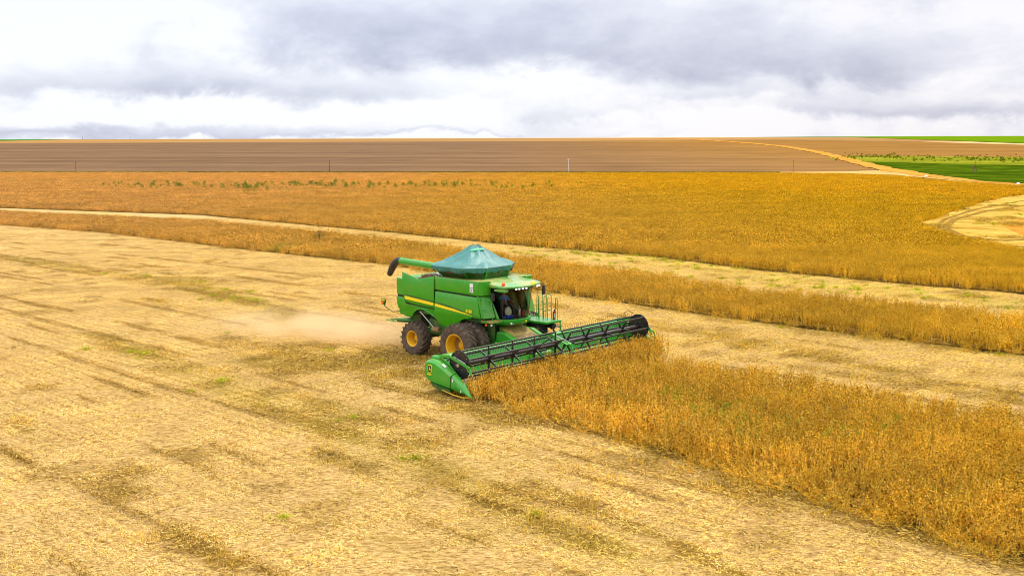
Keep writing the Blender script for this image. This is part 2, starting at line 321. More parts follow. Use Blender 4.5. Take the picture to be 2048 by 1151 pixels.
def ground_mat():
    m = bpy.data.materials.new('cut_straw_ground'); nt, N, L, P = nodes_of(m); P.inputs['Roughness'].default_value = 1.0; P.inputs['Specular IOR Level'].default_value = 0.0
    g = N('ShaderNodeNewGeometry')
    at = N('ShaderNodeAttribute'); at.attribute_name = 'mark'; sp = N('ShaderNodeSeparateColor'); L(at.outputs['Color'], sp.inputs[0])
    def nz(scale, det, rot=0, sx=1, sy=1, rough=0.6):
        mp = N('ShaderNodeMapping'); L(g.outputs['Position'], mp.inputs[0]); mp.inputs['Rotation'].default_value = (0, 0, rot); mp.inputs['Scale'].default_value = (sx, sy, 1)
        n = N('ShaderNodeTexNoise'); n.inputs['Scale'].default_value = scale; n.inputs['Detail'].default_value = det; n.inputs['Roughness'].default_value = rough; L(mp.outputs[0], n.inputs['Vector']); return n.outputs[0]
    A = -math.atan2(FW[1], FW[0])
    fine = nz(9, 8, A, 0.6, 1.6, 0.75); mid = nz(1.1, 5, A, 0.5, 2.2); big = nz(0.05, 4, A, 0.5, 2)
    r = N('ShaderNodeValToRGB'); L(fine, r.inputs[0]); e = r.color_ramp
    e.elements[0].position = 0.36; e.elements[0].color = (0.10, 0.055, 0.015, 1); e.elements[1].position = 0.64; e.elements[1].color = (0.64, 0.45, 0.19, 1)
    k = e.elements.new(0.48); k.color = (0.40, 0.25, 0.085, 1)
    fm = N('ShaderNodeMix'); fm.data_type = 'RGBA'; L(sp.outputs[2], fm.inputs[0]); L(r.outputs[0], fm.inputs[6])
    r2 = N('ShaderNodeValToRGB'); L(mid, r2.inputs[0]); r2.color_ramp.elements[0].position = 0.3; r2.color_ramp.elements[0].color = (0.48, 0.31, 0.10, 1); r2.color_ramp.elements[1].position = 0.6; r2.color_ramp.elements[1].color = (0.66, 0.47, 0.23, 1); L(r2.outputs[0], fm.inputs[7])
    brk = nz(2.6, 6, A, 0.55, 1.7, 0.7); bs = N('ShaderNodeMath'); bs.operation = 'SUBTRACT'; L(sp.outputs[0], bs.inputs[0]); L(brk, bs.inputs[1])
    bm_ = N('ShaderNodeMapRange'); L(bs.outputs[0], bm_.inputs[0]); bm_.inputs[1].default_value = -0.16; bm_.inputs[2].default_value = 0.16; bm_.inputs[3].default_value = 0; bm_.inputs[4].default_value = 0.85
    md = N('ShaderNodeMath'); md.operation = 'ADD'; md.use_clamp = True; L(bm_.outputs[0], md.inputs[0])
    mm = N('ShaderNodeMapRange'); L(mid, mm.inputs[0]); mm.inputs[1].default_value = 0.5; mm.inputs[2].default_value = 0.75; mm.inputs[3].default_value = 0; mm.inputs[4].default_value = 0.4; L(mm.outputs[0], md.inputs[1])
    a = N('ShaderNodeMix'); a.data_type = 'RGBA'; L(md.outputs[0], a.inputs[0]); L(fm.outputs[2], a.inputs[6]); a.inputs[7].default_value = (0.20, 0.115, 0.022, 1)
    b = N('ShaderNodeMix'); b.data_type = 'RGBA'; gm = N('ShaderNodeMath'); gm.operation = 'MULTIPLY'; L(sp.outputs[1], gm.inputs[0]); L(mid, gm.inputs[1]); L(gm.outputs[0], b.inputs[0])
    L(a.outputs[2], b.inputs[6]); b.inputs[7].default_value = (0.42, 0.37, 0.04, 1)
    c = N('ShaderNodeMix'); c.data_type = 'RGBA'; c.blend_type = 'MULTIPLY'; c.inputs[0].default_value = 0.5; L(b.outputs[2], c.inputs[6])
    rb = N('ShaderNodeValToRGB'); L(big, rb.inputs[0]); rb.color_ramp.elements[0].position = 0.35; rb.color_ramp.elements[0].color = (0.8, 0.74, 0.6, 1); rb.color_ramp.elements[1].position = 0.65; rb.color_ramp.elements[1].color = (1, 1, 1, 1)
    L(rb.outputs[0], c.inputs[7]); L(c.outputs[2], P.inputs['Base Color'])
    bp = N('ShaderNodeBump'); bp.inputs['Strength'].default_value = 0.5; bp.inputs['Distance'].default_value = 0.05; L(fine, bp.inputs['Height']); L(bp.outputs[0], P.inputs['Normal'])
    return m
def grid_mesh(name, X, Y, Z, m, attr=None):
    nr, nc = X.shape; me = bpy.data.meshes.new(name)
    i = np.arange(nr * nc).reshape(nr, nc); f = np.stack([i[:-1, :-1], i[:-1, 1:], i[1:, 1:], i[1:, :-1]], -1).reshape(-1, 4)
    me.vertices.add(nr * nc); me.vertices.foreach_set('co', np.stack([X, Y, Z], -1).astype(np.float32).ravel())
    me.loops.add(f.size); me.loops.foreach_set('vertex_index', f.astype(np.int32).ravel()); me.polygons.add(len(f))
    me.polygons.foreach_set('loop_start', np.arange(0, f.size, 4, dtype=np.int32)); me.update(calc_edges=True)
    me.polygons.foreach_set('use_smooth', [True] * len(me.polygons))
    if attr:
        for k, v in attr.items():
            a = me.color_attributes.new(k, 'FLOAT_COLOR', 'POINT'); a.data.foreach_set('color', v.astype(np.float32).ravel())
    me.materials.append(m); o = bpy.data.objects.new(name, me); C.objects.link(o); return o
def build_ground():
    ys = np.r_[np.linspace(-80, 20, 12)[:-1], np.arange(20, 110, 0.45), 110 * np.exp(np.linspace(0, math.log(12000 / 110.), 150))]
    s = np.linspace(-1, 1, 421); s = np.sign(s) * (0.62 * np.abs(s) + 0.38 * np.abs(s)**3)
    Yg, S = np.meshgrid(ys, s, indexing='ij'); Xg = S * (np.abs(Yg) * 0.85 + 60)
    near = (Yg < 700) & (Yg > 15)
    d, g = marks(Xg, Yg); d = np.where(near, d, 0.1); g = np.where(near, g, 0)
    Z = zf(Yg, Xg) + np.where((Yg > 15) & (Yg < 120), (vnoise(Xg, Yg, 1.7, 21) - 0.5) * 0.10 + (vnoise(Xg, Yg, 0.8, 22) - 0.5) * 0.06, 0)
    far = np.clip((Yg - 120) / 90, 0, 1); col = np.stack([d, g, far, np.ones_like(d)], -1)
    o = grid_mesh('ground', Xg, Yg, Z, ground_mat(), {'mark': col}); tag(o, 'harvested ground covered in pale chopped straw', None, None, 'structure')
build_ground()

def field_mat(name, cols, sc=0.02, stretch=14, rot=0, fine=0.5, fs=0.6, rough=0.95, line=None):
    m = bpy.data.materials.new(name); nt, N, L, P = nodes_of(m); P.inputs['Roughness'].default_value = rough; P.inputs['Specular IOR Level'].default_value = 0.1
    P.inputs['Specular IOR Level'].default_value = 0.0; g = N('ShaderNodeNewGeometry'); mp = N('ShaderNodeMapping'); L(g.outputs['Position'], mp.inputs[0]); mp.inputs['Rotation'].default_value = (0, 0, rot); mp.inputs['Scale'].default_value = (1, stretch, 1)
    n = N('ShaderNodeTexNoise'); n.inputs['Scale'].default_value = sc; n.inputs['Detail'].default_value = 7; n.inputs['Roughness'].default_value = 0.62; L(mp.outputs[0], n.inputs['Vector'])
    r = N('ShaderNodeValToRGB'); L(n.outputs[0], r.inputs[0]); e = r.color_ramp; e.elements[0].position = 0.35; e.elements[0].color = (*cols[0], 1); e.elements[1].position = 0.66; e.elements[1].color = (*cols[-1], 1)
    if len(cols) > 2: k = e.elements.new(0.5); k.color = (*cols[1], 1)
    f = N('ShaderNodeTexNoise'); f.inputs['Scale'].default_value = fs; f.inputs['Detail'].default_value = 5; f.inputs['Roughness'].default_value = 0.7; L(g.outputs['Position'], f.inputs['Vector'])
    fr = N('ShaderNodeMapRange'); L(f.outputs[0], fr.inputs[0]); fr.inputs[1].default_value = 0.3; fr.inputs[2].default_value = 0.7; fr.inputs[3].default_value = 1 - fine; fr.inputs[4].default_value = 1 + fine * 0.5
    vm = N('ShaderNodeVectorMath'); vm.operation = 'SCALE'; L(r.outputs[0], vm.inputs[0]); L(fr.outputs[0], vm.inputs['Scale'])
    L(vm.outputs[0], P.inputs['Base Color']); return m
def region(name, cols, m, off, rows=14, label=None, kind='structure'):
    """cols: (px, top row, bottom row); laid on the terrain as a draped sheet"""
    Xs, Ys = [], []
    for px, y0, y1 in cols:
        a = unproj(px, y1); b = unproj(px, y0); t = np.linspace(0, 1, rows)**1.6
        Xs.append(a[0] + (b[0] - a[0]) * t); Ys.append(a[1] + (b[1] - a[1]) * t)
    X = np.array(Xs).T; Y = np.array(Ys).T
    o = grid_mesh(name, X, Y, zf(Y, X) + off, m); tag(o, label, None, None, kind); return o
def cols_between(top, bot, x0, x1, n):
    xs = np.linspace(x0, x1, n); return [(x, float(np.interp(x, *zip(*top))), float(np.interp(x, *zip(*bot)))) for x in xs]

# far fields
region('far_stubble_field', cols_between([(-400, 280.2), (0, 279.2), (2048, 273.6), (2450, 273)], [(-400, 291), (0, 289), (500, 286.5), (1024, 284), (1400, 284), (2048, 283), (2450, 283)], -400, 2450, 60),
       field_mat('far_orange_stubble', [(0.27, 0.150, 0.055), (0.38, 0.215, 0.075)], 0.0012, 6, fine=0.15, fs=0.05), 0.30, 26, 'far orange stubble field on the ridge')
fallow = field_mat('brown_fallow', [(0.140, 0.082, 0.046), (0.172, 0.102, 0.056), (0.215, 0.130, 0.070)], 0.0022, 9, fine=0.18, fs=0.02)
def warm_east(m, x0, x1, tint):     # multiplies the base colour by a tint that grows toward the east
    nt = m.node_tree; N = nt.nodes.new; L = nt.links.new; P = nt.nodes['Principled BSDF']; src = P.inputs['Base Color'].links[0].from_socket
    g = N('ShaderNodeNewGeometry'); sp = N('ShaderNodeSeparateXYZ'); L(g.outputs['Position'], sp.inputs[0]); r = N('ShaderNodeMapRange'); L(sp.outputs[0], r.inputs[0]); r.inputs[1].default_value = x0; r.inputs[2].default_value = x1; r.interpolation_type = 'SMOOTHSTEP'
    mx = N('ShaderNodeMix'); mx.data_type = 'RGBA'; mx.blend_type = 'MULTIPLY'; L(r.outputs[0], mx.inputs[0]); L(src, mx.inputs[6]); mx.inputs[7].default_value = (*tint, 1); L(mx.outputs[2], P.inputs['Base Color'])
warm_east(fallow, -150, 420, (1.5, 1.28, 0.6))
region('fallow_field', cols_between([(-400, 289), (0, 287), (500, 285), (1024, 283), (1300, 280.8), (1560, 279.6)], [(-400, 345.5), (1400, 345.5), (1560, 346)], -400, 1560, 50),
       fallow, 0.35, 40, 'wide brown fallow field with faint furrows')
region('fallow_field', cols_between([(1560, 279.6), (1800, 282.5), (2048, 290), (2450, 299)], [(1560, 346), (1700, 345.5), (1800, 345.5), (1820, 340), (2048, 320), (2450, 322)], 1560, 2450, 40),
       fallow, 0.36, 40, 'orange brown fallow field beyond the dirt road')
region('green_field', cols_between([(1180, 273.3), (2048, 272.4), (2450, 272.0)], [(1180, 273.8), (1700, 274.6), (2048, 287), (2450, 296)], 1180, 2450, 40),
       field_mat('bright_green_crop', [(0.09, 0.18, 0.004), (0.15, 0.24, 0.006)], 0.002, 8, fine=0.2, fs=0.05), 0.9, 20, 'bright green field along the right horizon')
region('green_field', cols_between([(-400, 278.4), (0, 277.7), (205, 277.0)], [(-400, 285), (0, 282), (205, 277.6)], -400, 205, 20),
       field_mat('deep_green_crop', [(0.03, 0.16, 0.012), (0.05, 0.22, 0.015)], 0.01, 8, fine=0.2, fs=0.05), 0.8, 14, 'thin green field on the left horizon')
region('green_field', cols_between([(1735, 325), (1800, 326), (2048, 333), (2450, 340)], [(1735, 326), (1800, 340), (1900, 355), (1960, 365), (2048, 369), (2450, 371)], 1735, 2450, 40),
       field_mat('dark_green_crop', [(0.030, 0.066, 0.002), (0.055, 0.098, 0.003), (0.10, 0.14, 0.005)], 0.02, 3, fine=0.7, fs=0.07), 0.55, 24, 'dark green soybean field beside the dirt road')
region('scrub_ground', cols_between([(1660, 314), (1760, 313), (2048, 315), (2450, 318)], [(1660, 318), (1735, 325), (2048, 332), (2450, 339)], 1660, 2450, 30),
       field_mat('yellow_green_scrub', [(0.09, 0.13, 0.006), (0.20, 0.21, 0.012), (0.34, 0.30, 0.03)], 0.008, 4, fine=0.4, fs=0.2), 0.45, 8, 'yellow green scrub land beyond the dark green field')
dirt = field_mat('red_dirt', [(0.44, 0.17, 0.025), (0.58, 0.25, 0.04), (0.66, 0.33, 0.07)], 0.05, 3, fine=0.25, fs=0.5)
def ribbon(name, px, m, off, label, n=80):
    L = np.array([unproj(a, b) for a, b, w in px]); Wd = np.array([w for *_, w in px]); s = np.r_[0, np.cumsum(np.hypot(*np.diff(L, axis=0).T))]; t = np.linspace(0, s[-1], n)
    cx = np.interp(t, s, L[:, 0]); cy = np.interp(t, s, L[:, 1]); w = np.interp(t, s, Wd)
    dx = np.gradient(cx); dy = np.gradient(cy); q = np.hypot(dx, dy); nx, ny = -dy / q, dx / q
    k = np.linspace(-1, 1, 5)[None, :] ; w = w * (1 + 0.18 * np.sin(t * 0.07) + 0.1 * np.sin(t * 0.21))
    X = cx[:, None] + nx[:, None] * w[:, None] * k; Y = cy[:, None] + ny[:, None] * w[:, None] * k
    o = grid_mesh(name, X, Y, zf(Y, X) + off, m); tag(o, label, None, None, 'structure')
ribbon('dirt_road', [(2500, 392, 3), (2300, 384, 3), (2180, 379, 3), (2048, 372.5, 2.8), (1960, 367, 3.2), (1880, 357, 4.5), (1830, 349, 6.5), (1795, 344, 8), (1760, 337, 7), (1720, 327, 7), (1680, 316, 7), (1640, 306, 7), (1600, 298.5, 8), (1560, 292.5, 8), (1500, 287, 9), (1440, 282.5, 9), (1380, 279, 10), (1300, 276.4, 10)], dirt, 0.75, 'orange dirt road winding up to the ridge', 160)
region('dirt_verge', cols_between([(1560, 346.2), (1700, 344.5), (1790, 341.5), (1840, 348), (1960, 364)], [(1560, 347.5), (1700, 349), (1790, 352), (1850, 358), (1960, 369.5)], 1560, 1960, 24), field_mat('pale_verge', [(0.45, 0.26, 0.06), (0.62, 0.42, 0.16)], 0.08, 3, fine=0.3), 0.62, 6, 'pale bare verge where the dirt road meets the field')
region('grass_verge', cols_between([(-400, 344.0), (2048 * .35, 344.0), (1560, 345)], [(-400, 345.6), (380, 345.6), (500, 345.2), (1560, 346)], -400, 1560, 40), field_mat('dull_green_verge', [(0.12, 0.10, 0.02), (0.17, 0.14, 0.035)], 0.05, 1, fine=0.5), 0.6, 4, 'thin dull green verge along the foot of the fallow field')
TB_TOP = [(1826, 450), (1870, 438), (1905, 424), (1960, 405), (2010, 395), (2048, 391), (2450, 372)]
TB_BOT = [(1826, 451), (1850, 463), (1890, 476), (1940, 488), (2000, 500), (2048, 512), (2450, 600)]
bare = field_mat('bare_tan_soil', [(0.36, 0.20, 0.03), (0.50, 0.31, 0.055), (0.60, 0.41, 0.10)], 0.12, 2.5, rot=R(28), fine=0.35, fs=0.8)
region('turning_track', cols_between(TB_TOP, TB_BOT, 1826, 2450, 60), bare, 0.14, 30, 'bare tan turning area with curved wheel tracks')
ribbon('wheel_rut', [(2120, 478, .5), (2000, 484, .5), (1920, 474, .6), (1885, 458, .6), (1910, 440, .6), (1970, 424, .6), (2048, 412, .6), (2150, 404, .6)], field_mat('rut_soil', [(0.20, 0.11, 0.02), (0.34, 0.20, 0.04)], 0.5, 1, fine=0.3, fs=2), 0.18, 'inner curved wheel rut in the tan turning area')
ribbon('wheel_rut', [(2120, 500, .4), (2010, 494, .4), (1900, 474, .4), (1866, 458, .4), (1890, 440, .4), (1950, 420, .4), (2048, 402, .4)], bpy.data.materials['rut_soil'], 0.18, 'outer curved wheel rut in the tan turning area')
region('red_soil', cols_between([(2000, 448), (2048, 440), (2450, 420)], [(2000, 452), (2048, 474), (2450, 540)], 2000, 2450, 20), field_mat('bare_red_soil', [(0.42, 0.18, 0.02), (0.55, 0.26, 0.045)], 0.3, 1, fine=0.2), 0.16, 10, 'patch of bare orange soil inside the turning area')

# ------------------------------------------------------------------ scattered stuff (crop, litter, weeds)
def veg_mat(name, rough=0.9, trans=0.22, west=(1.17, 1.14, 2.6), east=(1.12, 1.165, 0.36)):
    m = bpy.data.materials.new(name); nt, N, L, P = nodes_of(m)
    a = N('ShaderNodeAttribute'); a.attribute_name = 'Col'
    oi = N('ShaderNodeObjectInfo'); g = N('ShaderNodeNewGeometry')
    n = N('ShaderNodeTexNoise'); n.inputs['Scale'].default_value = 0.09; n.inputs['Detail'].default_value = 5; L(g.outputs['Position'], n.inputs['Vector'])
    mp = N('ShaderNodeMapping'); mp.inputs['Scale'].default_value = (1, 3.0, 1); L(g.outputs['Position'], mp.inputs[0]); L(mp.outputs[0], n.inputs['Vector'])
    f = N('ShaderNodeMapRange'); L(n.outputs[0], f.inputs[0]); f.inputs[1].default_value = 0.3; f.inputs[2].default_value = 0.7; f.inputs[3].default_value = 0.80; f.inputs[4].default_value = 1.16
    f2 = N('ShaderNodeMapRange'); L(oi.outputs['Random'], f2.inputs[0]); f2.inputs[3].default_value = 0.82; f2.inputs[4].default_value = 1.16
    mu = N('ShaderNodeMath'); mu.operation = 'MULTIPLY'; L(f.outputs[0], mu.inputs[0]); L(f2.outputs[0], mu.inputs[1])
    v = N('ShaderNodeVectorMath'); v.operation = 'SCALE'; L(a.outputs['Color'], v.inputs[0]); L(mu.outputs[0], v.inputs['Scale'])
    sp = N('ShaderNodeSeparateXYZ'); L(g.outputs['Position'], sp.inputs[0]); tr = N('ShaderNodeMapRange'); L(sp.outputs[0], tr.inputs[0]); tr.inputs[1].default_value = -90; tr.inputs[2].default_value = 70; tr.interpolation_type = 'SMOOTHSTEP'
    tm = N('ShaderNodeMix'); tm.data_type = 'RGBA'; L(tr.outputs[0], tm.inputs[0]); tm.inputs[6].default_value = (*west, 1); tm.inputs[7].default_value = (*east, 1)
    tv = N('ShaderNodeMix'); tv.data_type = 'RGBA'; tv.blend_type = 'MULTIPLY'; tv.inputs[0].default_value = 1; L(v.outputs[0], tv.inputs[6]); L(tm.outputs[2], tv.inputs[7])
    class _v: outputs = [tv.outputs[2]]
    v = _v
    L(v.outputs[0], P.inputs['Base Color']); P.inputs['Roughness'].default_value = rough; P.inputs['Specular IOR Level'].default_value = 0.03
    if trans:
        t = N('ShaderNodeBsdfTranslucent'); L(v.outputs[0], t.inputs[0]); mx = N('ShaderNodeMixShader'); mx.inputs[0].default_value = trans
        L(P.outputs[0], mx.inputs[1]); L(t.outputs[0], mx.inputs[2]); L(mx.outputs[0], nt.nodes['Material Output'].inputs[0])
    return m
VEG = veg_mat('dry_plant_matter'); LIT = veg_mat('chopped_straw', trans=0.1, west=(1.07, 1.06, 1.35), east=(1.09, 1.05, 0.5))
class Tuft:
    def __init__(s): s.P = []; s.Cc = []
    def quad(s, a, b, w, ca, cb=None, rr=None):   # ribbon from a to b, width w
        a = np.array(a, float); b = np.array(b, float); d = b - a; r = rng.normal(size=3) if rr is None else rr
        n = np.cross(d, r); n = n / (np.linalg.norm(n) + 1e-9) * w / 2; cb = ca if cb is None else cb
        s.P += [a - n, a + n, b + n * .7, b - n * .7]; s.Cc += [ca, ca, cb, cb]
    def leaf(s, c, size, col, flat=0.0):
        d = rng.normal(size=3); d[2] *= (1 - flat); d /= np.linalg.norm(d); r = rng.normal(size=3); r[2] += flat * 3; n = np.cross(d, r); n /= np.linalg.norm(n); c = np.array(c)
        s.P += [c - d * size, c + n * size * .42, c + d * size, c - n * size * .42]; s.Cc += [col] * 4
    def obj(s, name, m, coll):
        me = bpy.data.meshes.new(name); n = len(s.P); P = np.array(s.P, np.float32); me.vertices.add(n); me.vertices.foreach_set('co', P.ravel())
        me.loops.add(n); me.loops.foreach_set('vertex_index', np.arange(n, dtype=np.int32)); me.polygons.add(n // 4); me.polygons.foreach_set('loop_start', np.arange(0, n, 4, dtype=np.int32)); me.update(calc_edges=True)
        a = me.color_attributes.new('Col', 'FLOAT_COLOR', 'POINT'); c = np.ones((n, 4), np.float32); c[:, :3] = np.array(s.Cc); a.data.foreach_set('color', c.ravel())
        me.materials.append(m); o = bpy.data.objects.new(name, me); coll.objects.link(o); return o
POD = [np.array(c) for c in ((0.70, 0.375, 0.022), (0.58, 0.28, 0.016), (0.88, 0.57, 0.06), (0.34, 0.155, 0.008), (0.68, 0.37, 0.07), (0.14, 0.062, 0.005))]
STEM = [np.array(c) for c in ((0.84, 0.60, 0.07), (0.66, 0.42, 0.04), (0.92, 0.72, 0.15))]
GRN = [np.array(c) for c in ((0.15, 0.28, 0.012), (0.26, 0.34, 0.02), (0.09, 0.19, 0.012), (0.36, 0.38, 0.03))]
def soy(T, x, y, h, pods, lean=0.12, wscale=1.0, green=False, psz=0.034, branches=3, lay=None):
    lx, ly = rng.normal(0, lean, 2) if lay is None else lay; p = np.array([x, y, 0.0]); segs = 3; pts = [p]
    k = math.sqrt(max(0.05, 1 - min(0.9, lx * lx + ly * ly)))
    for i in range(segs):
        t = (i + 1) / segs; pts.append(np.array([x + lx * h * t**1.3, y + ly * h * t**1.3, h * k * t]) + rng.normal(0, .012, 3))
    sc = STEM[rng.integers(3)]; pc = GRN if green else POD
    for i in range(segs): T.quad(pts[i], pts[i + 1], (0.014 - 0.003 * i) * wscale, sc * (1.0 if i < 1 else .85), sc * .85)
    paths = [(pts[0], pts[1]), (pts[1], pts[2]), (pts[2], pts[3]), (pts[2], pts[3])]
    for b in range(branches):
        t = rng.uniform(.15, .6); a = pts[0] + (pts[-1] - pts[0]) * t; an = rng.uniform(0, 6.28); L_ = h * rng.uniform(.3, .5)
        e = a + np.array([math.cos(an) * L_ * .30, math.sin(an) * L_ * .30, L_ * .9 * k]) + (pts[-1] - pts[0]) * [.3, .3, 0]
        T.quad(a, e, 0.009 * wscale, sc * .9, sc * .7); paths += [(a, e), (a, e)]
    for _ in range(pods):
        a, b = paths[rng.integers(len(paths))]; c = a + (b - a) * rng.uniform(.1, 1.05) + rng.normal(0, .015, 3) * wscale
        if c[2] < .03: continue
        col = pc[rng.integers(len(pc))] * rng.uniform(.8, 1.15); T.leaf(c, psz * rng.uniform(.7, 1.25) * wscale, col)
PROTO = {}
def proto(key, n, fn, m=VEG):
    c = bpy.data.collections.new('kinds_of_' + key)
    for i in range(n):
        T = Tuft(); fn(T, i); T.obj('%s' % key, m, c)
    PROTO[key] = c
def f_near(T, i):
    for _ in range(23): soy(T, *rng.uniform(-.5, .5, 2), rng.uniform(.62, .98), 38, .13)
    for _ in range(10):                                   # fallen leaves and stalks at the foot
        a = np.r_[rng.uniform(-.5, .5, 2), .02]; b = a + np.r_[rng.normal(0, .12, 2), .03]; T.quad(a, b, .015, STEM[rng.integers(3)] * .8)
def f_lodged(T, i):
    for _ in range(20):
        an = rng.uniform(0, 6.28); q = rng.uniform(.5, .9); soy(T, *rng.uniform(-.5, .5, 2), rng.uniform(.7, 1.0), 26, 0, lay=(q * math.cos(an), q * math.sin(an)), wscale=1.05)
    for _ in range(26):
        a = np.r_[rng.uniform(-.6, .6, 2), rng.uniform(.02, .18)]; an = rng.uniform(0, 6.28); q = rng.uniform(.15, .4); b = a + np.array([q * math.cos(an), q * math.sin(an), rng.normal(0, .04)]); T.quad(a, b, .012, STEM[rng.integers(3)])
def f_green(T, i):
    for k in range(18): soy(T, *rng.uniform(-.5, .5, 2), rng.uniform(.6, .95), 30, .14, green=(k % 3 != 0), psz=.04)
def f_mid(T, i):
    for _ in range(20): soy(T, *rng.uniform(-.5, .5, 2), rng.uniform(.6, .92), 13, .16, wscale=1.5, psz=.042, branches=2)
def f_far(T, i):
    for _ in range(70): soy(T, *rng.uniform(-1.6, 1.6, 2), rng.uniform(.6, .92), 13, .14, wscale=2.3, psz=.045, branches=1)
def f_litter(T, i):
    cols = [np.array(c) for c in ((0.86, 0.64, 0.22), (0.80, 0.55, 0.14), (0.95, 0.80, 0.42), (0.60, 0.36, 0.07), (0.80, 0.54, 0.06), (0.90, 0.67, 0.24), (0.26, 0.14, 0.025), (0.06, 0.035, 0.010))]
    pr_ = np.array([.23, .18, .15, .10, .08, .1, .08, .08])
    for _ in range(720):
        a = np.r_[rng.uniform(-.53, .53, 2), 0.0]; rowd = abs((a[1] + .5) % .5 - .25)
        if rowd < .07 and rng.random() < .55: continue
        an = rng.normal(0, .7); q = abs(rng.normal(0, .048)) + .015
        z = abs(rng.normal(0, .022)) + .004; a[2] = z; b = a + np.array([q * math.cos(an), q * math.sin(an), rng.normal(0, .016)]); b[2] = max(b[2], .003)
        T.quad(a, b, rng.uniform(.005, .014), cols[rng.choice(8, p=pr_)] * rng.uniform(.85, 1.1), rr=np.array([0, 0, 1.]) + rng.normal(0, .35, 3))
    for r0 in (-.25, .25):                     # cut stalks left standing in the sown rows
        for _ in range(13):
            a = np.array([rng.uniform(-.5, .5), r0 + rng.normal(0, .018), 0.0]); b = a + np.r_[rng.normal(0, .02, 2), rng.uniform(.03, .10)]; T.quad(a, b, .012, np.array((.34, .19, .04)), np.array((.60, .38, .08)))
def f_dark(T, i):
    cols = [np.array(c) for c in ((0.50, 0.32, 0.07), (0.30, 0.17, 0.035), (0.08, 0.045, 0.012), (0.64, 0.42, 0.10), (0.40, 0.27, 0.04), (0.76, 0.55, 0.20))]
    for _ in range(420):
        a = np.r_[rng.uniform(-.56, .56, 2), 0.0]; an = rng.normal(0, 1.0); q = abs(rng.normal(0, .09)) + .03
        a[2] = abs(rng.normal(0, .035)) + .004; b = a + np.array([q * math.cos(an), q * math.sin(an), rng.normal(0, .03)]); b[2] = max(b[2], .003)
        T.quad(a, b, rng.uniform(.006, .018), cols[rng.choice(6)] * rng.uniform(.8, 1.1), rr=np.array([0, 0, 1.]) + rng.normal(0, .4, 3))
def f_lane(T, i):
    cols = [np.array(c) for c in ((0.36, 0.21, 0.04), (0.20, 0.11, 0.02), (0.07, 0.04, 0.01), (0.60, 0.38, 0.08), (0.74, 0.52, 0.16))]
    for _ in range(150):
        a = np.array([rng.uniform(-.6, .6), rng.normal(0, .085), 0.0]); an = rng.normal(0, .5); q = abs(rng.normal(0, .08)) + .03
        a[2] = .03 + abs(rng.normal(0, .03)); b = a + np.array([q * math.cos(an), q * math.sin(an), rng.normal(0, .03)]); b[2] = max(b[2], .02)
        T.quad(a, b, rng.uniform(.006, .016), cols[rng.choice(5)] * rng.uniform(.8, 1.1), rr=np.array([0, 0, 1.]) + rng.normal(0, .4, 3))
def f_stubble(T, i):
    for _ in range(46):
        a = np.r_[rng.uniform(-.5, .5, 2), 0.0]; b = a + np.r_[rng.normal(0, .03, 2), rng.uniform(.08, .24)]
        T.quad(a, b, .012, POD[rng.integers(3)] * .9, STEM[rng.integers(3)] * .9)
    for _ in range(40): T.leaf(np.r_[rng.uniform(-.5, .5, 2), rng.uniform(.02, .12)], .03, POD[rng.integers(6)])
def f_grass(T, i):
    cols = [np.array(c) for c in ((0.44, 0.42, 0.015), (0.32, 0.36, 0.015), (0.58, 0.50, 0.05), (0.24, 0.28, 0.012))]
    for _ in range(170):
        r_ = abs(rng.normal(0, .24)); an = rng.uniform(0, 6.28); a = np.array([r_ * math.cos(an), r_ * math.sin(an), 0.0]); T.leaf(a + [0, 0, rng.uniform(.02, .16)], rng.uniform(.025, .06), cols[rng.integers(4)])
def f_weed(T, i):
    cols = [np.array(c) for c in ((0.16, 0.22, 0.012), (0.24, 0.28, 0.015), (0.10, 0.14, 0.01), (0.34, 0.30, 0.02))]
    for _ in range(260):
        an = rng.uniform(0, 6.28); h = rng.uniform(0, 1) ** .7; r_ = rng.uniform(0, .55) * math.sqrt(1 - h * h * .8); T.leaf((r_ * math.cos(an), r_ * math.sin(an), h * 1.1), rng.uniform(.05, .1), cols[rng.integers(4)] * rng.uniform(.8, 1.2))
def f_bush(T, i):
    cols = [np.array(c) for c in ((0.10, 0.15, 0.007), (0.17, 0.20, 0.009), (0.30, 0.29, 0.02), (0.065, 0.095, 0.006))]
    lobes = [(rng.normal(0, .9), rng.normal(0, .9), rng.uniform(.8, 2.0), rng.uniform(.6, 1.1)) for _ in range(7)]
    for _ in range(700):
        lx, ly, lz, lr = lobes[rng.integers(7)]; d = rng.normal(size=3); d /= np.linalg.norm(d); p = np.array([lx, ly, lz]) + d * lr * rng.uniform(.7, 1.05); p[2] = max(.1, p[2]); T.leaf(p, rng.uniform(.12, .24), cols[rng.integers(4)])
    for _ in range(4): T.quad((0, 0, 0), (rng.normal(0, .5), rng.normal(0, .5), 1.4), .1, np.array((.12, .08, .05)))
proto('soybean_plants', 7, f_near); proto('lodged_plants', 5, f_lodged); proto('green_plants', 3, f_green); proto('mid_plants', 5, f_mid); proto('far_plants', 5, f_far)
proto('straw', 6, f_litter, LIT); proto('dark_straw', 4, f_dark, LIT); proto('lane', 4, f_lane, LIT); proto('stubble', 4, f_stubble); proto('grass_tuft', 4, f_grass); proto('weed', 4, f_weed); proto('bush', 4, f_bush)
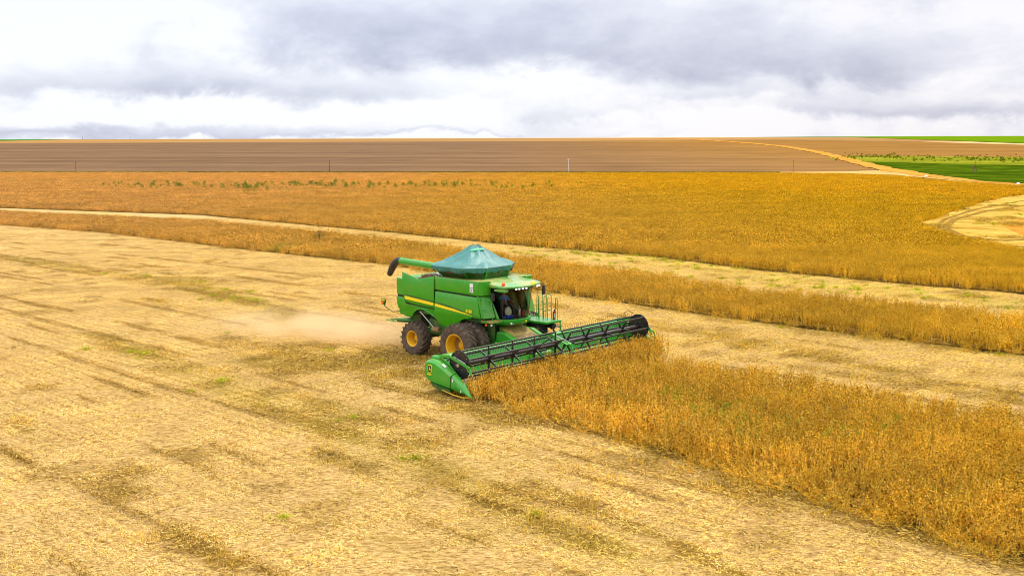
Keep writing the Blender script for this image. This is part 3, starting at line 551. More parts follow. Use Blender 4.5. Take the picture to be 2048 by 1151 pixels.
def scatter(name, x, y, z, rot, scl, key, label, kind='stuff'):
    n = len(x)
    if n == 0: return
    me = bpy.data.meshes.new(name); me.vertices.add(n); me.vertices.foreach_set('co', np.stack([x, y, z], -1).astype(np.float32).ravel())
    a = me.attributes.new('rz', 'FLOAT', 'POINT'); a.data.foreach_set('value', np.asarray(rot, np.float32)); a = me.attributes.new('scl', 'FLOAT', 'POINT'); a.data.foreach_set('value', np.asarray(scl, np.float32))
    a = me.attributes.new('idx', 'INT', 'POINT'); a.data.foreach_set('value', rng.integers(0, 1000, n).astype(np.int32))
    o = bpy.data.objects.new(name, me); C.objects.link(o); tag(o, label, None, None, kind)
    ng = bpy.data.node_groups.new('scatter_' + key, 'GeometryNodeTree'); ng.interface.new_socket('Geometry', in_out='INPUT', socket_type='NodeSocketGeometry'); ng.interface.new_socket('Geometry', in_out='OUTPUT', socket_type='NodeSocketGeometry')
    N = ng.nodes.new; L = ng.links.new; gi = N('NodeGroupInput'); go = N('NodeGroupOutput'); ip = N('GeometryNodeInstanceOnPoints')
    ci = N('GeometryNodeCollectionInfo'); ci.inputs['Collection'].default_value = PROTO[key]; ci.inputs['Separate Children'].default_value = True; ci.inputs['Reset Children'].default_value = True
    def attr(nm, t):
        q = N('GeometryNodeInputNamedAttribute'); q.data_type = t; q.inputs['Name'].default_value = nm; return q.outputs['Attribute']
    cx = N('ShaderNodeCombineXYZ'); L(attr('rz', 'FLOAT'), cx.inputs[2]); er = N('FunctionNodeEulerToRotation'); L(cx.outputs[0], er.inputs[0])
    L(gi.outputs[0], ip.inputs['Points']); L(ci.outputs[0], ip.inputs['Instance']); ip.inputs['Pick Instance'].default_value = True; L(attr('idx', 'INT'), ip.inputs['Instance Index'])
    L(er.outputs[0], ip.inputs['Rotation']); L(attr('scl', 'FLOAT'), ip.inputs['Scale']); L(ip.outputs[0], go.inputs[0])
    md = o.modifiers.new('scatter', 'NODES'); md.node_group = ng; return o
def inside(x, y, poly):
    P = np.array(poly); r = np.zeros(len(x), bool); j = len(P) - 1
    for i in range(len(P)):
        c = ((P[i, 1] > y) != (P[j, 1] > y)) & (x < (P[j, 0] - P[i, 0]) * (y - P[i, 1]) / (P[j, 1] - P[i, 1] + 1e-12) + P[i, 0]); r ^= c; j = i
    return r
def jgrid(x0, x1, y0, y1, s, jit=.35):
    X, Y = np.meshgrid(np.arange(x0, x1, s), np.arange(y0, y1, s)); X = X.ravel(); Y = Y.ravel(); return X + rng.uniform(-jit, jit, X.size) * s, Y + rng.uniform(-jit, jit, X.size) * s
def view(x, y, m=1.2, pad=6): return np.abs(x) < y * .48 * m + pad
def up(L, dz): return [unproj(a, b, dz) for a, b in L]
B_LOW = [(-400, 424), (0, 450), (200, 465), (469, 497), (780, 530), (1095, 583), (1300, 614), (1480, 640), (1700, 668), (2048, 712), (2450, 775)]
B_TOP = [(-400, 405), (0, 420), (400, 438), (780, 473), (1000, 504), (1307, 545), (1512, 573), (1819, 598), (2048, 621), (2450, 662)]
A_LOW = [(-400, 402), (0, 416), (400, 430), (780, 465), (1000, 488), (1307, 514), (1512, 540), (1819, 570), (2048, 588), (2450, 625)]
A_TOP = [(2450, 604), (2048, 513), (1940, 489), (1890, 477), (1850, 464), (1826, 450), (1870, 437), (1905, 423), (1960, 404), (2010, 394), (2048, 390), (2450, 373), (2048, 376), (1960, 371), (1850, 360), (1790, 353), (1700, 349.5), (1560, 347.5), (-400, 346.5)]
pB = wl(B_LOW) + up(B_TOP, .75)[::-1]
A_TOP = [(2450, 604), (2048, 513), (1940, 489), (1890, 477), (1850, 464), (1826, 450), (1870, 437), (1905, 423), (1960, 404), (2010, 394), (2048, 390), (2450, 380), (2451, 377), (2048, 374), (1960, 370), (1850, 360), (1790, 353), (1700, 349.5), (1560, 347.5), (-400, 346.5)]
pA = wl(A_LOW) + wl(A_TOP)
C_LOW = [(1024, 809), (1174, 857), (1334, 902), (1474, 947), (1674, 1002), (1824, 1052), (2048, 1117), (2450, 1240)]
C_TOP = [(1310, 694), (1324, 699), (1474, 729), (1674, 764), (1924, 797), (2048, 820), (2450, 900)]
pC = [mworld(4.3, -6.0)] + wl(C_LOW) + up(C_TOP, .75)[::-1] + [mworld(4.3, 5.9)]
# soil and shade under the standing crop, and the canopy sheet of the far part of the field
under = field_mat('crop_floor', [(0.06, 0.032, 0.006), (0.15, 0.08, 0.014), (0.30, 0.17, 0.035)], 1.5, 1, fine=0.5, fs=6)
def sheet(name, poly, m, off, n, label):
    me = bpy.data.meshes.new(name); bm = bmesh.new(); f = bm.faces.new([bm.verts.new((x, y, 0)) for x, y in poly]); bmesh.ops.triangulate(bm, faces=[f])
    ys = sorted(p[1] for p in poly)
    for Y in np.exp(np.linspace(math.log(ys[0] + .1), math.log(ys[-1] - .1), n)): bmesh.ops.bisect_plane(bm, geom=bm.verts[:] + bm.edges[:] + bm.faces[:], plane_co=(0, Y, 0), plane_no=(0, 1, 0))
    for v in bm.verts: v.co.z = float(zf(v.co.y, v.co.x)) + off
    bmesh.ops.recalc_face_normals(bm, faces=bm.faces); bm.to_mesh(me); bm.free(); me.materials.append(m); o = bpy.data.objects.new(name, me); C.objects.link(o); tag(o, label, None, None, 'structure')
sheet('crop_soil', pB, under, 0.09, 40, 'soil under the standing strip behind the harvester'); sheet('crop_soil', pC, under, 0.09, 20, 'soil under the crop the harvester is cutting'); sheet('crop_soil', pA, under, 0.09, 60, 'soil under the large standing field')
def jcrop(name, poly, yr, s, key, scl, label, m=1.2):
    xs = [p[0] for p in poly]; x, y = jgrid(min(xs), max(xs), yr[0], yr[1], s); k = inside(x, y, poly) & view(x, y, m); x, y = x[k], y[k]
    hv = 0.88 + 0.22 * vnoise(x, y, 2.6, 31)
    return scatter(name, x, y, zf(y, x) , rng.uniform(0, 6.28, len(x)), scl * hv * rng.uniform(.93, 1.07, len(x)), key, label)
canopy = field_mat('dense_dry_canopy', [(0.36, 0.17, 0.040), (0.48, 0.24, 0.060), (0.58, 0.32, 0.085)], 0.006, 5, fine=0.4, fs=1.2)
warm_east(canopy, -120, 160, (1.0, 0.98, 0.35))
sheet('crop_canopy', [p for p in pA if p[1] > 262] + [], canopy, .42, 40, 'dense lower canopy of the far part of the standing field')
jcrop('soybean_crop', pC, (18, 70), .78, 'soybean_plants', 1.0, 'ripe golden brown soybean crop standing in front of the cutter bar', 1.3)
jcrop('soybean_crop', pB, (40, 95), .84, 'soybean_plants', 1.0, 'standing strip of ripe soybeans directly behind the harvester')
jcrop('soybean_crop', pB, (95, 330), .95, 'mid_plants', 1.05, 'far part of the standing soybean strip toward the left')
jcrop('soybean_crop', pA, (50, 100), .84, 'soybean_plants', 1.0, 'near right corner of the large standing soybean field')
jcrop('soybean_crop', pA, (100, 250), 1.0, 'mid_plants', 1.1, 'middle of the large standing soybean field')
jcrop('soybean_crop', pA, (205, 625), 2.9, 'far_plants', 1.05, 'far part of the large standing soybean field up to the fallow field', 1.12)
def along(poly, n, jit, key, name, label, scl=1.0, side=0, zoff=0):
    P = interp(poly, n); x = P[:, 0] + rng.normal(0, jit, n); y = P[:, 1] + side + rng.normal(0, jit, n); return scatter(name, x, y, zf(y, x) + zoff, rng.uniform(0, 6.28, n), scl * rng.uniform(.7, 1.1, n), key, label)
for off_ in (-.12, .12, .5):
    along([mworld(4.25 + off_, -5.7), mworld(4.25 + off_, 5.9)], 26, .12, 'soybean_plants', 'soybean_crop', 'row of ripe soybean plants meeting the cutter bar', 1.02)
along(wl(C_LOW[:-1]), 70, .3, 'lodged_plants', 'lodged_crop', 'bent and fallen soybean plants along the near edge of the uncut crop', .85)
x, y = jgrid(5, 26, 20, 36, 1.5); k = inside(x, y, pC) & (vnoise(x, y, 3, 41) > .62); scatter('lodged_crop', x[k], y[k], zf(y[k]), rng.uniform(0, 6.28, k.sum()), np.full(k.sum(), 1.05), 'lodged_plants', 'leaning soybean plants inside the uncut crop at the right')
along(wl(B_LOW[1:-1]), 120, .35, 'lodged_plants', 'lodged_crop', 'leaning pale stalks along the edge of the strip behind the harvester', .62)
along(wl(TB_TOP[:-1]) , 130, .7, 'mid_plants', 'soybean_crop', 'ragged crop edge above the tan turning area', .8, 1.0)
along(wl(TB_BOT[:-1]) , 130, .6, 'mid_plants', 'soybean_crop', 'ragged crop edge below the tan turning area', .8, -.5)
x, y = jgrid(50, 140, 90, 230, 2.2, .45); tb = wl(TB_TOP[:-1]) + wl(TB_BOT[:-1])[::-1]; k = inside(x, y, tb) & (vnoise(x, y, 7, 61) > .74); scatter('chopped_straw', x[k], y[k], zf(y[k]) + .16, rng.uniform(0, 6, k.sum()), rng.uniform(1.5, 2.6, k.sum()), 'dark_straw', 'scattered straw in the tan turning area'); k = inside(x, y, tb) & (vnoise(x, y, 6, 62) > .85); scatter('green_weeds', x[k], y[k], zf(y[k]) + .1, rng.uniform(0, 6, k.sum()), rng.uniform(.8, 1.6, k.sum()), 'grass_tuft', 'weeds in the tan turning area')
gx = np.concatenate([np.random.default_rng(3).normal(c[0], c[2], int(c[3])) for c in [(*unproj(1380, 790, .6), 1.1, 14), (*unproj(1500, 830, .6), 1.4, 16), (*unproj(1620, 850, .6), 1.0, 8), (*unproj(575, 497, .3), 1.6, 22), (*unproj(1215, 740, .6), 1., 5)]])
rg = np.random.default_rng(4); gy = np.concatenate([rg.normal(c[1], c[2] * .8, int(c[3])) for c in [(*unproj(1380, 790, .6), 1.1, 14), (*unproj(1500, 830, .6), 1.4, 16), (*unproj(1620, 850, .6), 1.0, 8), (*unproj(575, 497, .3), 1.6, 22), (*unproj(1215, 740, .6), 1., 5)]])
k = inside(gx, gy, pC) | inside(gx, gy, pB); scatter('green_soybean_plants', gx[k], gy[k], zf(gy[k]), rng.uniform(0, 6, k.sum()), rng.uniform(.75, 1.0, k.sum()), 'green_plants', 'unripe green soybean plants among the golden crop')
# chopped straw on the cut ground
ga, gl = np.meshgrid(np.arange(-200, 200, .96), np.arange(-200, 200, 1.0)); ga = ga.ravel() + rng.uniform(-.3, .3, ga.size); gl = gl.ravel(); x = ga * FW[0] + gl * LF[0]; y = ga * FW[1] + gl * LF[1]; k = (y > 20) & (y < 165); x, y = x[k], y[k]; k = view(x, y, 1.25, 4) & ~inside(x, y, pB) & ~inside(x, y, pC) & ~inside(x, y, pA); x, y = x[k], y[k]
d, g = marks(x, y); alo = math.atan2(FW[1], FW[0]); isd = d + rng.normal(0, .2, len(x)) > .50
k = ~isd; scatter('chopped_straw', x[k], y[k], zf(y[k]) + .01, alo + rng.normal(0, .03, k.sum()) + np.pi * rng.integers(0, 2, k.sum()), rng.uniform(.98, 1.04, k.sum()), 'straw', 'pale chopped straw spread over the cut ground')
lx, ly, lr = [], [], []
lrg = np.random.default_rng(77)
for base in np.r_[np.arange(-62, 14, 3.7)]:
    for dl_ in (0, lrg.uniform(.5, 1.7)):
        b0 = base + lrg.normal(0, .45) + dl_; st_ = lrg.uniform(.24, .58); aa = np.arange(-130, 60, .7); cur = .0009 * (aa - 10)**2 * lrg.uniform(-.6, .5) * .4
        ll = b0 + cur + .12 * np.sin(aa * .21 + b0); X_ = aa * FW[0] + ll * LF[0] + MX; Y_ = aa * FW[1] + ll * LF[1] + MY
        kk = (Y_ > 20) & (Y_ < 120) & (vnoise(X_, Y_, 3.2, int(abs(base * 7)) + 3) < st_) & ~((aa > -5) & (np.abs(ll) < 6.6) & (aa < 5)); lx.append(X_[kk]); ly.append(Y_[kk]); lr.append(np.full(kk.sum(), math.atan2(FW[1], FW[0])))
lx, ly, lr = map(np.concatenate, (lx, ly, lr)); kk = view(lx, ly, 1.2, 4) & ~inside(lx, ly, pB) & ~inside(lx, ly, pC) & ~inside(lx, ly, pA)
scatter('straw_lanes', lx[kk], ly[kk], zf(ly[kk]) + .015, lr[kk] + rng.normal(0, .06, kk.sum()), rng.uniform(.8, 1.3, kk.sum()), 'lane', 'thin darker lanes of stalks left along the direction of travel')
k = isd; scatter('dark_straw', x[k], y[k], zf(y[k]) + .01, alo + rng.normal(0, .6, k.sum()), rng.uniform(1.0, 1.25, k.sum()), 'dark_straw', 'darker straw and stalks in the wheel lanes, and painted shade beside the harvester')
x, y = jgrid(-50, 50, 20, 90, 1.1, .4); k = view(x, y, 1.2, 4) & ~inside(x, y, pB) & ~inside(x, y, pC) & ~inside(x, y, pA); x, y = x[k], y[k]; d, g = marks(x, y)
k = (d > .38) & (rng.random(len(x)) < .6); scatter('stubble', x[k], y[k], zf(y[k]), rng.uniform(0, 6, k.sum()), rng.uniform(.7, 1.2, k.sum()), 'stubble', 'short upright brown stubble left in rows on the cut ground')
k = (rng.random(len(x)) < g * .32) | (rng.random(len(x)) < .0008); scatter('green_weeds', x[k], y[k], zf(y[k]), rng.uniform(0, 6, k.sum()), rng.uniform(.5, 1.15, k.sum()), 'grass_tuft', 'small yellow green weeds sprouting in the stubble')
x, y = jgrid(0, 60, 50, 120, .8, .4); pg = wl(A_LOW[4:-1]) + wl([(2048, 621), (1819, 600), (1512, 574), (1307, 548), (1000, 506)]); k = inside(x, y, pg) & (rng.random(len(x)) < .36 * vnoise(x, y, 5, 51))
scatter('green_weeds', x[k], y[k], zf(y[k]), rng.uniform(0, 6, k.sum()), rng.uniform(.6, 1.1, k.sum()), 'grass_tuft', 'yellow green weeds in the mown lane between the two standing strips')
# weeds standing green out of the large field
wx, wy = [], []
for cx_, cy_, n, sx in [(330, 371, 34, 60), (480, 373, 26, 50), (640, 369, 46, 40), (720, 371, 20, 40), (560, 374, 30, 60), (900, 368, 44, 45), (820, 370, 18, 60), (1010, 372, 12, 40), (250, 372, 10, 40), (500, 380, 10, 20), (1110, 370, 5, 40), (1180, 372, 3, 100)]:
    for _ in range(n):
        a = unproj(cx_ + rng.normal(0, sx), cy_ + rng.normal(0, 3.2), .8); wx.append(a[0]); wy.append(a[1])
wx = np.array(wx); wy = np.array(wy); scatter('green_weeds', wx, wy, zf(wy) + .15, rng.uniform(0, 6, len(wx)), rng.uniform(.6, 1.7, len(wx)), 'weed', 'scattered green weeds poking out of the large soybean field')
sx_, sy_ = [], []
for _ in range(1000):
    px = rng.uniform(1672, 2400); a = unproj(px, np.interp(px, [1690, 1760, 2048, 2400], [315, 315, 320, 323]) + rng.normal(0, 3.0)); sx_.append(a[0]); sy_.append(a[1])
sx_ = np.array(sx_); sy_ = np.array(sy_); scatter('scrub', sx_, sy_, zf(sy_, sx_) + .3, rng.uniform(0, 6, len(sx_)), rng.uniform(.1, 1.0, len(sx_))**2.4 * .6 + .10, 'bush', 'dark green scrub bushes beyond the green field')
def bush(name, px, py, s, label, cat='bush', brown=True, nl=900):
    T = Tuft(); cols = [np.array(c) for c in (((0.20, 0.13, 0.03), (0.13, 0.10, 0.025), (0.26, 0.19, 0.05)) if brown else ((0.16, 0.18, 0.02), (0.10, 0.12, 0.012), (0.26, 0.24, 0.03)))]
    w, h = s
    for _ in range(nl):
        an = rng.uniform(0, 6.28); q = rng.uniform(0, 1); r_ = w * .5 * math.sqrt(rng.uniform(0, 1)); zz = h * q * (1 - (r_ / (w * .5))**2 * .55) * (0.75 + .25 * math.sin(an * 3)); T.leaf((r_ * math.cos(an), r_ * .6 * math.sin(an), zz + .05), h * rng.uniform(.035, .07), cols[rng.integers(3)] * rng.uniform(.7, 1.2))
    o = empty(name, (0, 0, 0)); x_, y_ = unproj(px, py); o.location = (x_, y_, float(zf(y_, x_)))
    c = T.obj('foliage', VEG, C); c.parent = o; s_ = MB()
    for _ in range(4): s_.tube([(0, 0, 0), (rng.normal(0, w * .12), rng.normal(0, w * .08), h * .6)], .03 * h, 5)
    s_.build('stem', M['slat'], o); tag(o, label, cat)
bush('bush', 1197, 377, (6.2, 1.9), 'wide brown green bush standing in the large field behind the harvester')
bush('bush', 5, 388, (4.2, 1.6), 'brown bush at the left edge of the picture in the soybean field')
bush('bush', 1905, 388, (2.4, 1.7), 'small dull bush in the field just above the tan turning area')
bush('bush', 1928, 421, (2.2, .9), 'low olive bush at the upper edge of the tan turning area', brown=False)
bush('tall_weed', 640, 487, (1.3, 1.9), 'tall olive weed rising above the soybean strip left of the harvester', 'weed', brown=False, nl=260)
bush('roadside_tuft', 659, 346.3, (7, 1.6), 'dark green tuft at the foot of the dark pole', 'tuft', brown=False)
bush('roadside_tuft', 146, 346.3, (2.4, 1.2), 'tiny dark tuft at the foot of the leftmost pole', 'tuft', brown=False)

# ------------------------------------------------------------------ poles
wood = mat('weathered_wood', (0.10, 0.075, 0.05), 0.9, scale=6); conc = mat('pale_concrete', (0.62, 0.60, 0.55), 0.8, scale=5)
def pole(px, base, h, m, label, r=.20, arm=True, yaw=0.0, grp='utility poles along the edge of the fallow field'):
    x_, y_ = unproj(px, base); o = empty('utility_pole', (x_, y_, float(zf(y_, x_))), yaw); tag(o, label, 'utility pole', grp)
    MB().tube([(0, 0, -.3), (0, 0, h)], [r, r * .62], 10).build('shaft', m, o, sm=40)
    if arm:
        a = MB().box(-.9, .9, -.08, .08, h - .55, h - .38).build('crossarm', m, o)
        for s_ in (-.8, 0, .8): MB().tube([(s_, 0, h - .38), (s_, 0, h - .15)], [.08, .05], 8).build('insulator', M['white'], a)
    return o
pole(1137, 345.2, 8.2, conc, 'pale concrete utility pole above the harvester', .22, yaw=.5)
pole(659, 345.2, 7.6, wood, 'dark wooden utility pole with a green tuft at its foot', .24, yaw=.9)
pole(152, 345.4, 7.0, wood, 'thin dark pole farthest left along the fallow field', .15, yaw=1.1)
pole(1586, 346.3, 7.6, wood, 'faint brown pole right of centre near the dirt road', .13, yaw=.9)
for px, h_, lb in ((165, 12, 'leftmost tiny mast on the horizon'), (260, 10, 'second tiny mast from the left on the horizon'), (340, 12, 'third tiny mast from the left on the horizon'), (408, 14, 'tallest tiny mast on the left horizon')):
    pole(px, 277.3, h_, wood, lb, .42, False, grp='masts on the far horizon')
# leaning pump frame in the green field
x_, y_ = unproj(1949, 346); o = empty('field_tripod', (x_, y_, float(zf(y_, x_)) + .5)); tag(o, 'small rusty tripod frame standing in the dark green field', 'tripod frame')
for a_ in (0, 2.1, 4.2): MB().tube([(1.5 * math.cos(a_), 1.5 * math.sin(a_), 0), (0, 0, 4.2)], .13, 6).build('leg', M['drum'], o)
MB().tube([(0, 0, 2), (.3, 0, 6.6)], .11, 6).build('mast', M['drum'], o)
for px, py, lb in ((1852, 356, 'white marker stone beside the dirt road bend'), (2036, 373.5, 'white marker stone at the right end of the dirt road')):
    x_, y_ = unproj(px, py); v = []; m_ = MB()
    m_.lathe([(0, -.45), (.5, -.42), (.72, -.1), (.6, .3), (.3, .45), (0, .5)], 9); o = m_.build('marker_stone', M['white'], sm=20); o.rotation_euler = (R(90), 0, .4); o.location = (x_, y_, float(zf(y_, x_)) + .9); tag(o, lb, 'stone')

# ------------------------------------------------------------------ the harvester (x forward, y to its left, z up)
hv = empty('combine_harvester', (MX, MY, 0), math.atan2(FW[1], FW[0]))
tag(hv, 'green combine harvester with grey tarp over its grain tank and a wide black reel', 'combine harvester')
G = M['green']
def panel(name, outline, y0, mtl, parent=hv, th=.05, tuck=0.0, zt=2.5, bulge=0.0, side=-1, bev=.018, zs=6):
    """side sheet: outline in (x, z), lower edge tucked inward, slight outward bulge"""
    bm = bmesh.new(); f = bm.faces.new([bm.verts.new((x, 0, z)) for x, z in outline]); bmesh.ops.triangulate(bm, faces=[f])
    zz = [z for _, z in outline]; xx = [x for x, _ in outline]
    for z in np.linspace(min(zz), max(zz), zs + 2)[1:-1]: bmesh.ops.bisect_plane(bm, geom=bm.verts[:] + bm.edges[:] + bm.faces[:], plane_co=(0, 0, z), plane_no=(0, 0, 1))
    if tuck: bmesh.ops.bisect_plane(bm, geom=bm.verts[:] + bm.edges[:] + bm.faces[:], plane_co=(0, 0, zt), plane_no=(0, 0, 1))
    for x in np.linspace(min(xx), max(xx), 5)[1:-1]: bmesh.ops.bisect_plane(bm, geom=bm.verts[:] + bm.edges[:] + bm.faces[:], plane_co=(x, 0, 0), plane_no=(1, 0, 0))
    z0, z1 = min(zz), max(zz)
    for v in bm.verts:
        q = (v.co.z - z0) / (z1 - z0); v.co.y = side * (abs(y0) + bulge * math.sin(math.pi * q) - tuck * max(0, zt - v.co.z))
    bmesh.ops.recalc_face_normals(bm, faces=bm.faces)
    if sum(f.normal.y for f in bm.faces) * side < 0: bmesh.ops.reverse_faces(bm, faces=bm.faces)
    me = bpy.data.meshes.new(name); bm.to_mesh(me); bm.free(); me.materials.append(mtl); me.polygons.foreach_set('use_smooth', [True] * len(me.polygons)); smooth(me, 25)
    o = bpy.data.objects.new(name, me); C.objects.link(o); o.parent = parent
    s = o.modifiers.new('solid', 'SOLIDIFY'); s.thickness = th; s.offset = -1
    b = o.modifiers.new('bevel', 'BEVEL'); b.width = bev; b.segments = 2; b.limit_method = 'ANGLE'; b.angle_limit = R(50)
    return o
def mirror_pts(P): return [(x, -y, z) for x, y, z in P]
REAR_LOW = [(-4.74, 2.62), (-4.22, 2.58), (-4.16, 2.44), (-4.02, 2.37), (-3.31, 2.31), (-2.13, 2.27), (-2.10, 1.90), (-1.99, 1.72), (-2.27, 1.95), (-2.5, 2.08), (-2.79, 2.17), (-3.05, 2.19), (-3.31, 2.13), (-3.55, 2.0), (-3.72, 1.80), (-3.95, 1.70), (-4.3, 1.73), (-4.52, 1.86), (-4.68, 2.12)]
REAR = [(-4.30, 3.82), (-3.9, 3.73), (-3.18, 3.57), (-2.6, 3.70), (-2.13, 3.80), (-2.13, 2.32), (-3.3, 2.36), (-4.0, 2.43), (-4.10, 2.50), (-4.15, 2.62)]
FLOW = [(-2.05, 3.12), (0.50, 3.09), (0.58, 3.06), (0.80, 2.19), (0.32, 2.19), (-0.1, 2.12), (-0.40, 2.0), (-0.72, 1.85), (-1.0, 1.58), (-1.36, 1.42), (-1.94, 1.70), (-2.07, 2.2)]
FUP = [(-2.06, 3.79), (0.66, 3.79), (0.66, 3.16), (0.5, 3.15), (-2.06, 3.19)]
for sd_ in (-1, 1):
    r_ = panel('rear_side_panel', REAR, 1.70, G, side=sd_, bulge=.05, tuck=.05, zt=2.5)
    l_ = panel('lower_rear_panel', REAR_LOW, 1.68, G, side=sd_, tuck=.25, zt=2.25)
    f_ = panel('front_side_panel', FLOW, 1.71, G, side=sd_, bulge=.05, tuck=.16, zt=2.2)
    u_ = panel('tank_side_panel', FUP, 1.69, G, side=sd_, bulge=.02)
    # trim of the rear wheel arch
    MB().tube([(x, sd_ * (1.70 - .25 * max(0, 2.25 - z)), z) for x, z in [(-3.74, 1.79), (-3.57, 2.01), (-3.32, 2.15), (-3.05, 2.21), (-2.78, 2.19), (-2.5, 2.10), (-2.27, 1.97), (-1.99, 1.74), (-1.38, 1.43)]], .028, 6).build('arch_trim', G, l_, sm=40)
    def strip(pts, name, m, par, y=1.762): return MB().prism(pts, sd_ * y, sd_ * (y - .05)).build(name, m, par)
    strip([(-4.08, 2.72), (-2.15, 2.585), (-2.15, 2.455), (-4.06, 2.575)], 'yellow_stripe', M['stripe'], r_, 1.765)
    strip([(-2.04, 2.575), (-0.9, 2.46), (0.30, 2.275), (0.30, 2.262), (-0.9, 2.36), (-2.04, 2.45)], 'yellow_stripe', M['stripe'], f_, 1.773)
    strip([(-4.02, 2.385), (-2.15, 2.30), (-2.15, 2.275), (-4.02, 2.352)], 'panel_gap', M['dkline'], l_, 1.712)
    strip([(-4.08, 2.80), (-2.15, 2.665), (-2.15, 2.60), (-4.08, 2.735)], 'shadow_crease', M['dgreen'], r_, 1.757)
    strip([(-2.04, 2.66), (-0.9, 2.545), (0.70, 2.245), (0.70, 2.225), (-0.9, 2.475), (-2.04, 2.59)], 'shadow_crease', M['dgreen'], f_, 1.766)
    strip([(-2.13, 3.80), (-2.06, 3.80), (-2.06, 3.2), (-2.13, 3.2)], 'yellow_post', M['stripe'] if sd_ < 0 else M['dkline'], u_, 1.64)
    strip([(-2.13, 3.2), (-2.06, 3.2), (-2.06, 1.75), (-2.13, 1.75)], 'door_gap', M['dkline'], f_, 1.62)
    strip([(-2.06, 3.19), (.62, 3.155), (.62, 3.09), (-2.06, 3.12)], 'panel_gap', M['dkline'], u_, 1.66)
    # rounded front corner of the tank side and the recessed wall behind the cab
    A = [(.64, sd_ * 1.69), (.74, sd_ * 1.66), (.80, sd_ * 1.58), (.84, sd_ * 1.42), (.86, sd_ * 1.15), (.80, sd_ * 1.15), (.6, sd_ * 1.6)]
    MB().prism(A, 3.17, 3.79, 'xy').build('tank_front_corner', G, u_, bevel=.015)
    A = [(.52, sd_ * 1.70), (.66, sd_ * 1.66), (.76, sd_ * 1.5), (.80, sd_ * 1.12), (.74, sd_ * 1.12), (.5, sd_ * 1.6)]
    Bq = [(.82, sd_ * 1.70), (.95, sd_ * 1.66), (1.06, sd_ * 1.5), (1.10, sd_ * 1.12), (1.02, sd_ * 1.12), (.8, sd_ * 1.6)]
    MB().loft([(x, y, 3.12) for x, y in A], [(x, y, 2.2) for x, y in Bq]).build('cab_side_fairing', G, hv, bevel=.012)
MB().loft([(.66, -1.69, 3.11), (.70, -1.69, 3.11), (.70, -1.63, 3.11), (.66, -1.63, 3.11)], [(.92, -1.70, 2.2), (.96, -1.70, 2.2), (.96, -1.63, 2.2), (.92, -1.63, 2.2)]).build('fairing_rib', G, hv)
# decals
def text(s, size, x, y, z, m, parent, name='lettering', ex=.004, bold=.0, sx=1.0):
    cu = bpy.data.curves.new(name, 'FONT'); cu.body = s; cu.size = size; cu.extrude = ex; cu.offset = bold; cu.align_x = 'CENTER'; cu.align_y = 'CENTER'
    t = bpy.data.objects.new(name + '_tmp', cu); C.objects.link(t); dg = bpy.context.evaluated_depsgraph_get(); me = bpy.data.meshes.new_from_object(t.evaluated_get(dg)); C.objects.unlink(t); bpy.data.objects.remove(t)
    o = bpy.data.objects.new(name, me); C.objects.link(o); me.materials.clear(); me.materials.append(m); o.location = (x, y, z); o.rotation_euler = (R(90), 0, 0); o.scale = (sx, 1, 1); o.parent = parent; return o
text('S680', .19, .13, -1.785, 2.44, M['stripe'], bpy.data.objects['front_side_panel'], 'model_lettering', bold=.008)
us = bpy.data.objects['tank_side_panel']
d_ = MB().prism([(.13, 3.67), (.33, 3.67), (.33, 3.50), (.13, 3.50)], -1.722, -1.70).build('white_decal', M['white'], us, bevel=.02)
text('12', .25, .235, -1.725, 3.37, M['white'], us, 'number_decal', bold=.014)
# core body, rear hood, engine bay
MB().prism([(-4.15, -1.5), (.74, -1.5), (.74, -1.02), (.04, -1.02), (.04, 1.02), (.74, 1.02), (.74, 1.5), (-4.15, 1.5)], 1.95, 3.30, 'xy').build('body_core', M['dgreen'], hv, bevel=.02)
MB().box(-3.2, .7, -.95, .95, 1.15, 1.945).build('chassis', M['dgreen'], hv, bevel=.02)
hp = [(-4.2, 1.66), (-4.74, 1.64), (-4.90, 1.52), (-4.96, .5), (-4.96, -.5), (-4.90, -1.52), (-4.74, -1.64), (-4.2, -1.66)]
MB().prism(hp, 2.70, 3.50, 'xy').build('rear_hood', G, hv, bevel=.05)
MB().loft([(x * 1.0 + .14, y * .96, 1.78) for x, y in hp], [(x, y, 2.62) for x, y in hp]).build('rear_hood_lower', G, hv, bevel=.03)
MB().prism([(x + .03, y * .98) for x, y in hp], 2.60, 2.72, 'xy').build('hood_gap', M['dkline'], hv)
deck = MB().box(-4.15, -2.1, -1.62, 1.62, 3.28, 3.34).build('engine_deck', M['dgreen'], hv)
MB().hull8([(-4.1, .0, 3.35), (-2.1, .0, 3.35), (-2.1, 1.6, 3.35), (-4.1, 1.6, 3.35), (-4.05, .05, 3.62), (-2.1, .05, 3.72), (-2.1, 1.55, 3.74), (-4.05, 1.55, 3.66)]).build('engine_cover', M['grey'], deck, bevel=.04)
MB().lathe([(0, -.1), (.30, -.09), (.34, 0), (.33, .10), (.39, .10), (.39, -.32), (0, -.32)], 40, (0, 0, 0)).build('rotary_screen', M['drum'], deck, sm=40, loc=(-2.85, -1.16, 3.42))
MB().lathe([(.36, -.02), (.41, -.02), (.41, -.10), (.36, -.10)], 40, closed=True).build('screen_ring', M['grey'], deck, sm=30, loc=(-2.85, -1.16, 3.42))
MB().box(-3.45, -3.25, -1.3, -1.0, 3.34, 3.72).build('filter_housing', M['orange'] if False else M['slat'], deck, bevel=.03)
MB().box(-4.1, -3.6, -1.45, -.95, 3.34, 3.55).build('battery_cover', M['dgreen'], deck, bevel=.03)
for k in range(3): MB().tube([(-3.0 + .2 * k, -.55, 3.4), (-3.3 + .2 * k, -.35, 3.62), (-3.6, -.2, 3.5)], .03, 6).build('engine_hose', M['boot'], deck, sm=40)
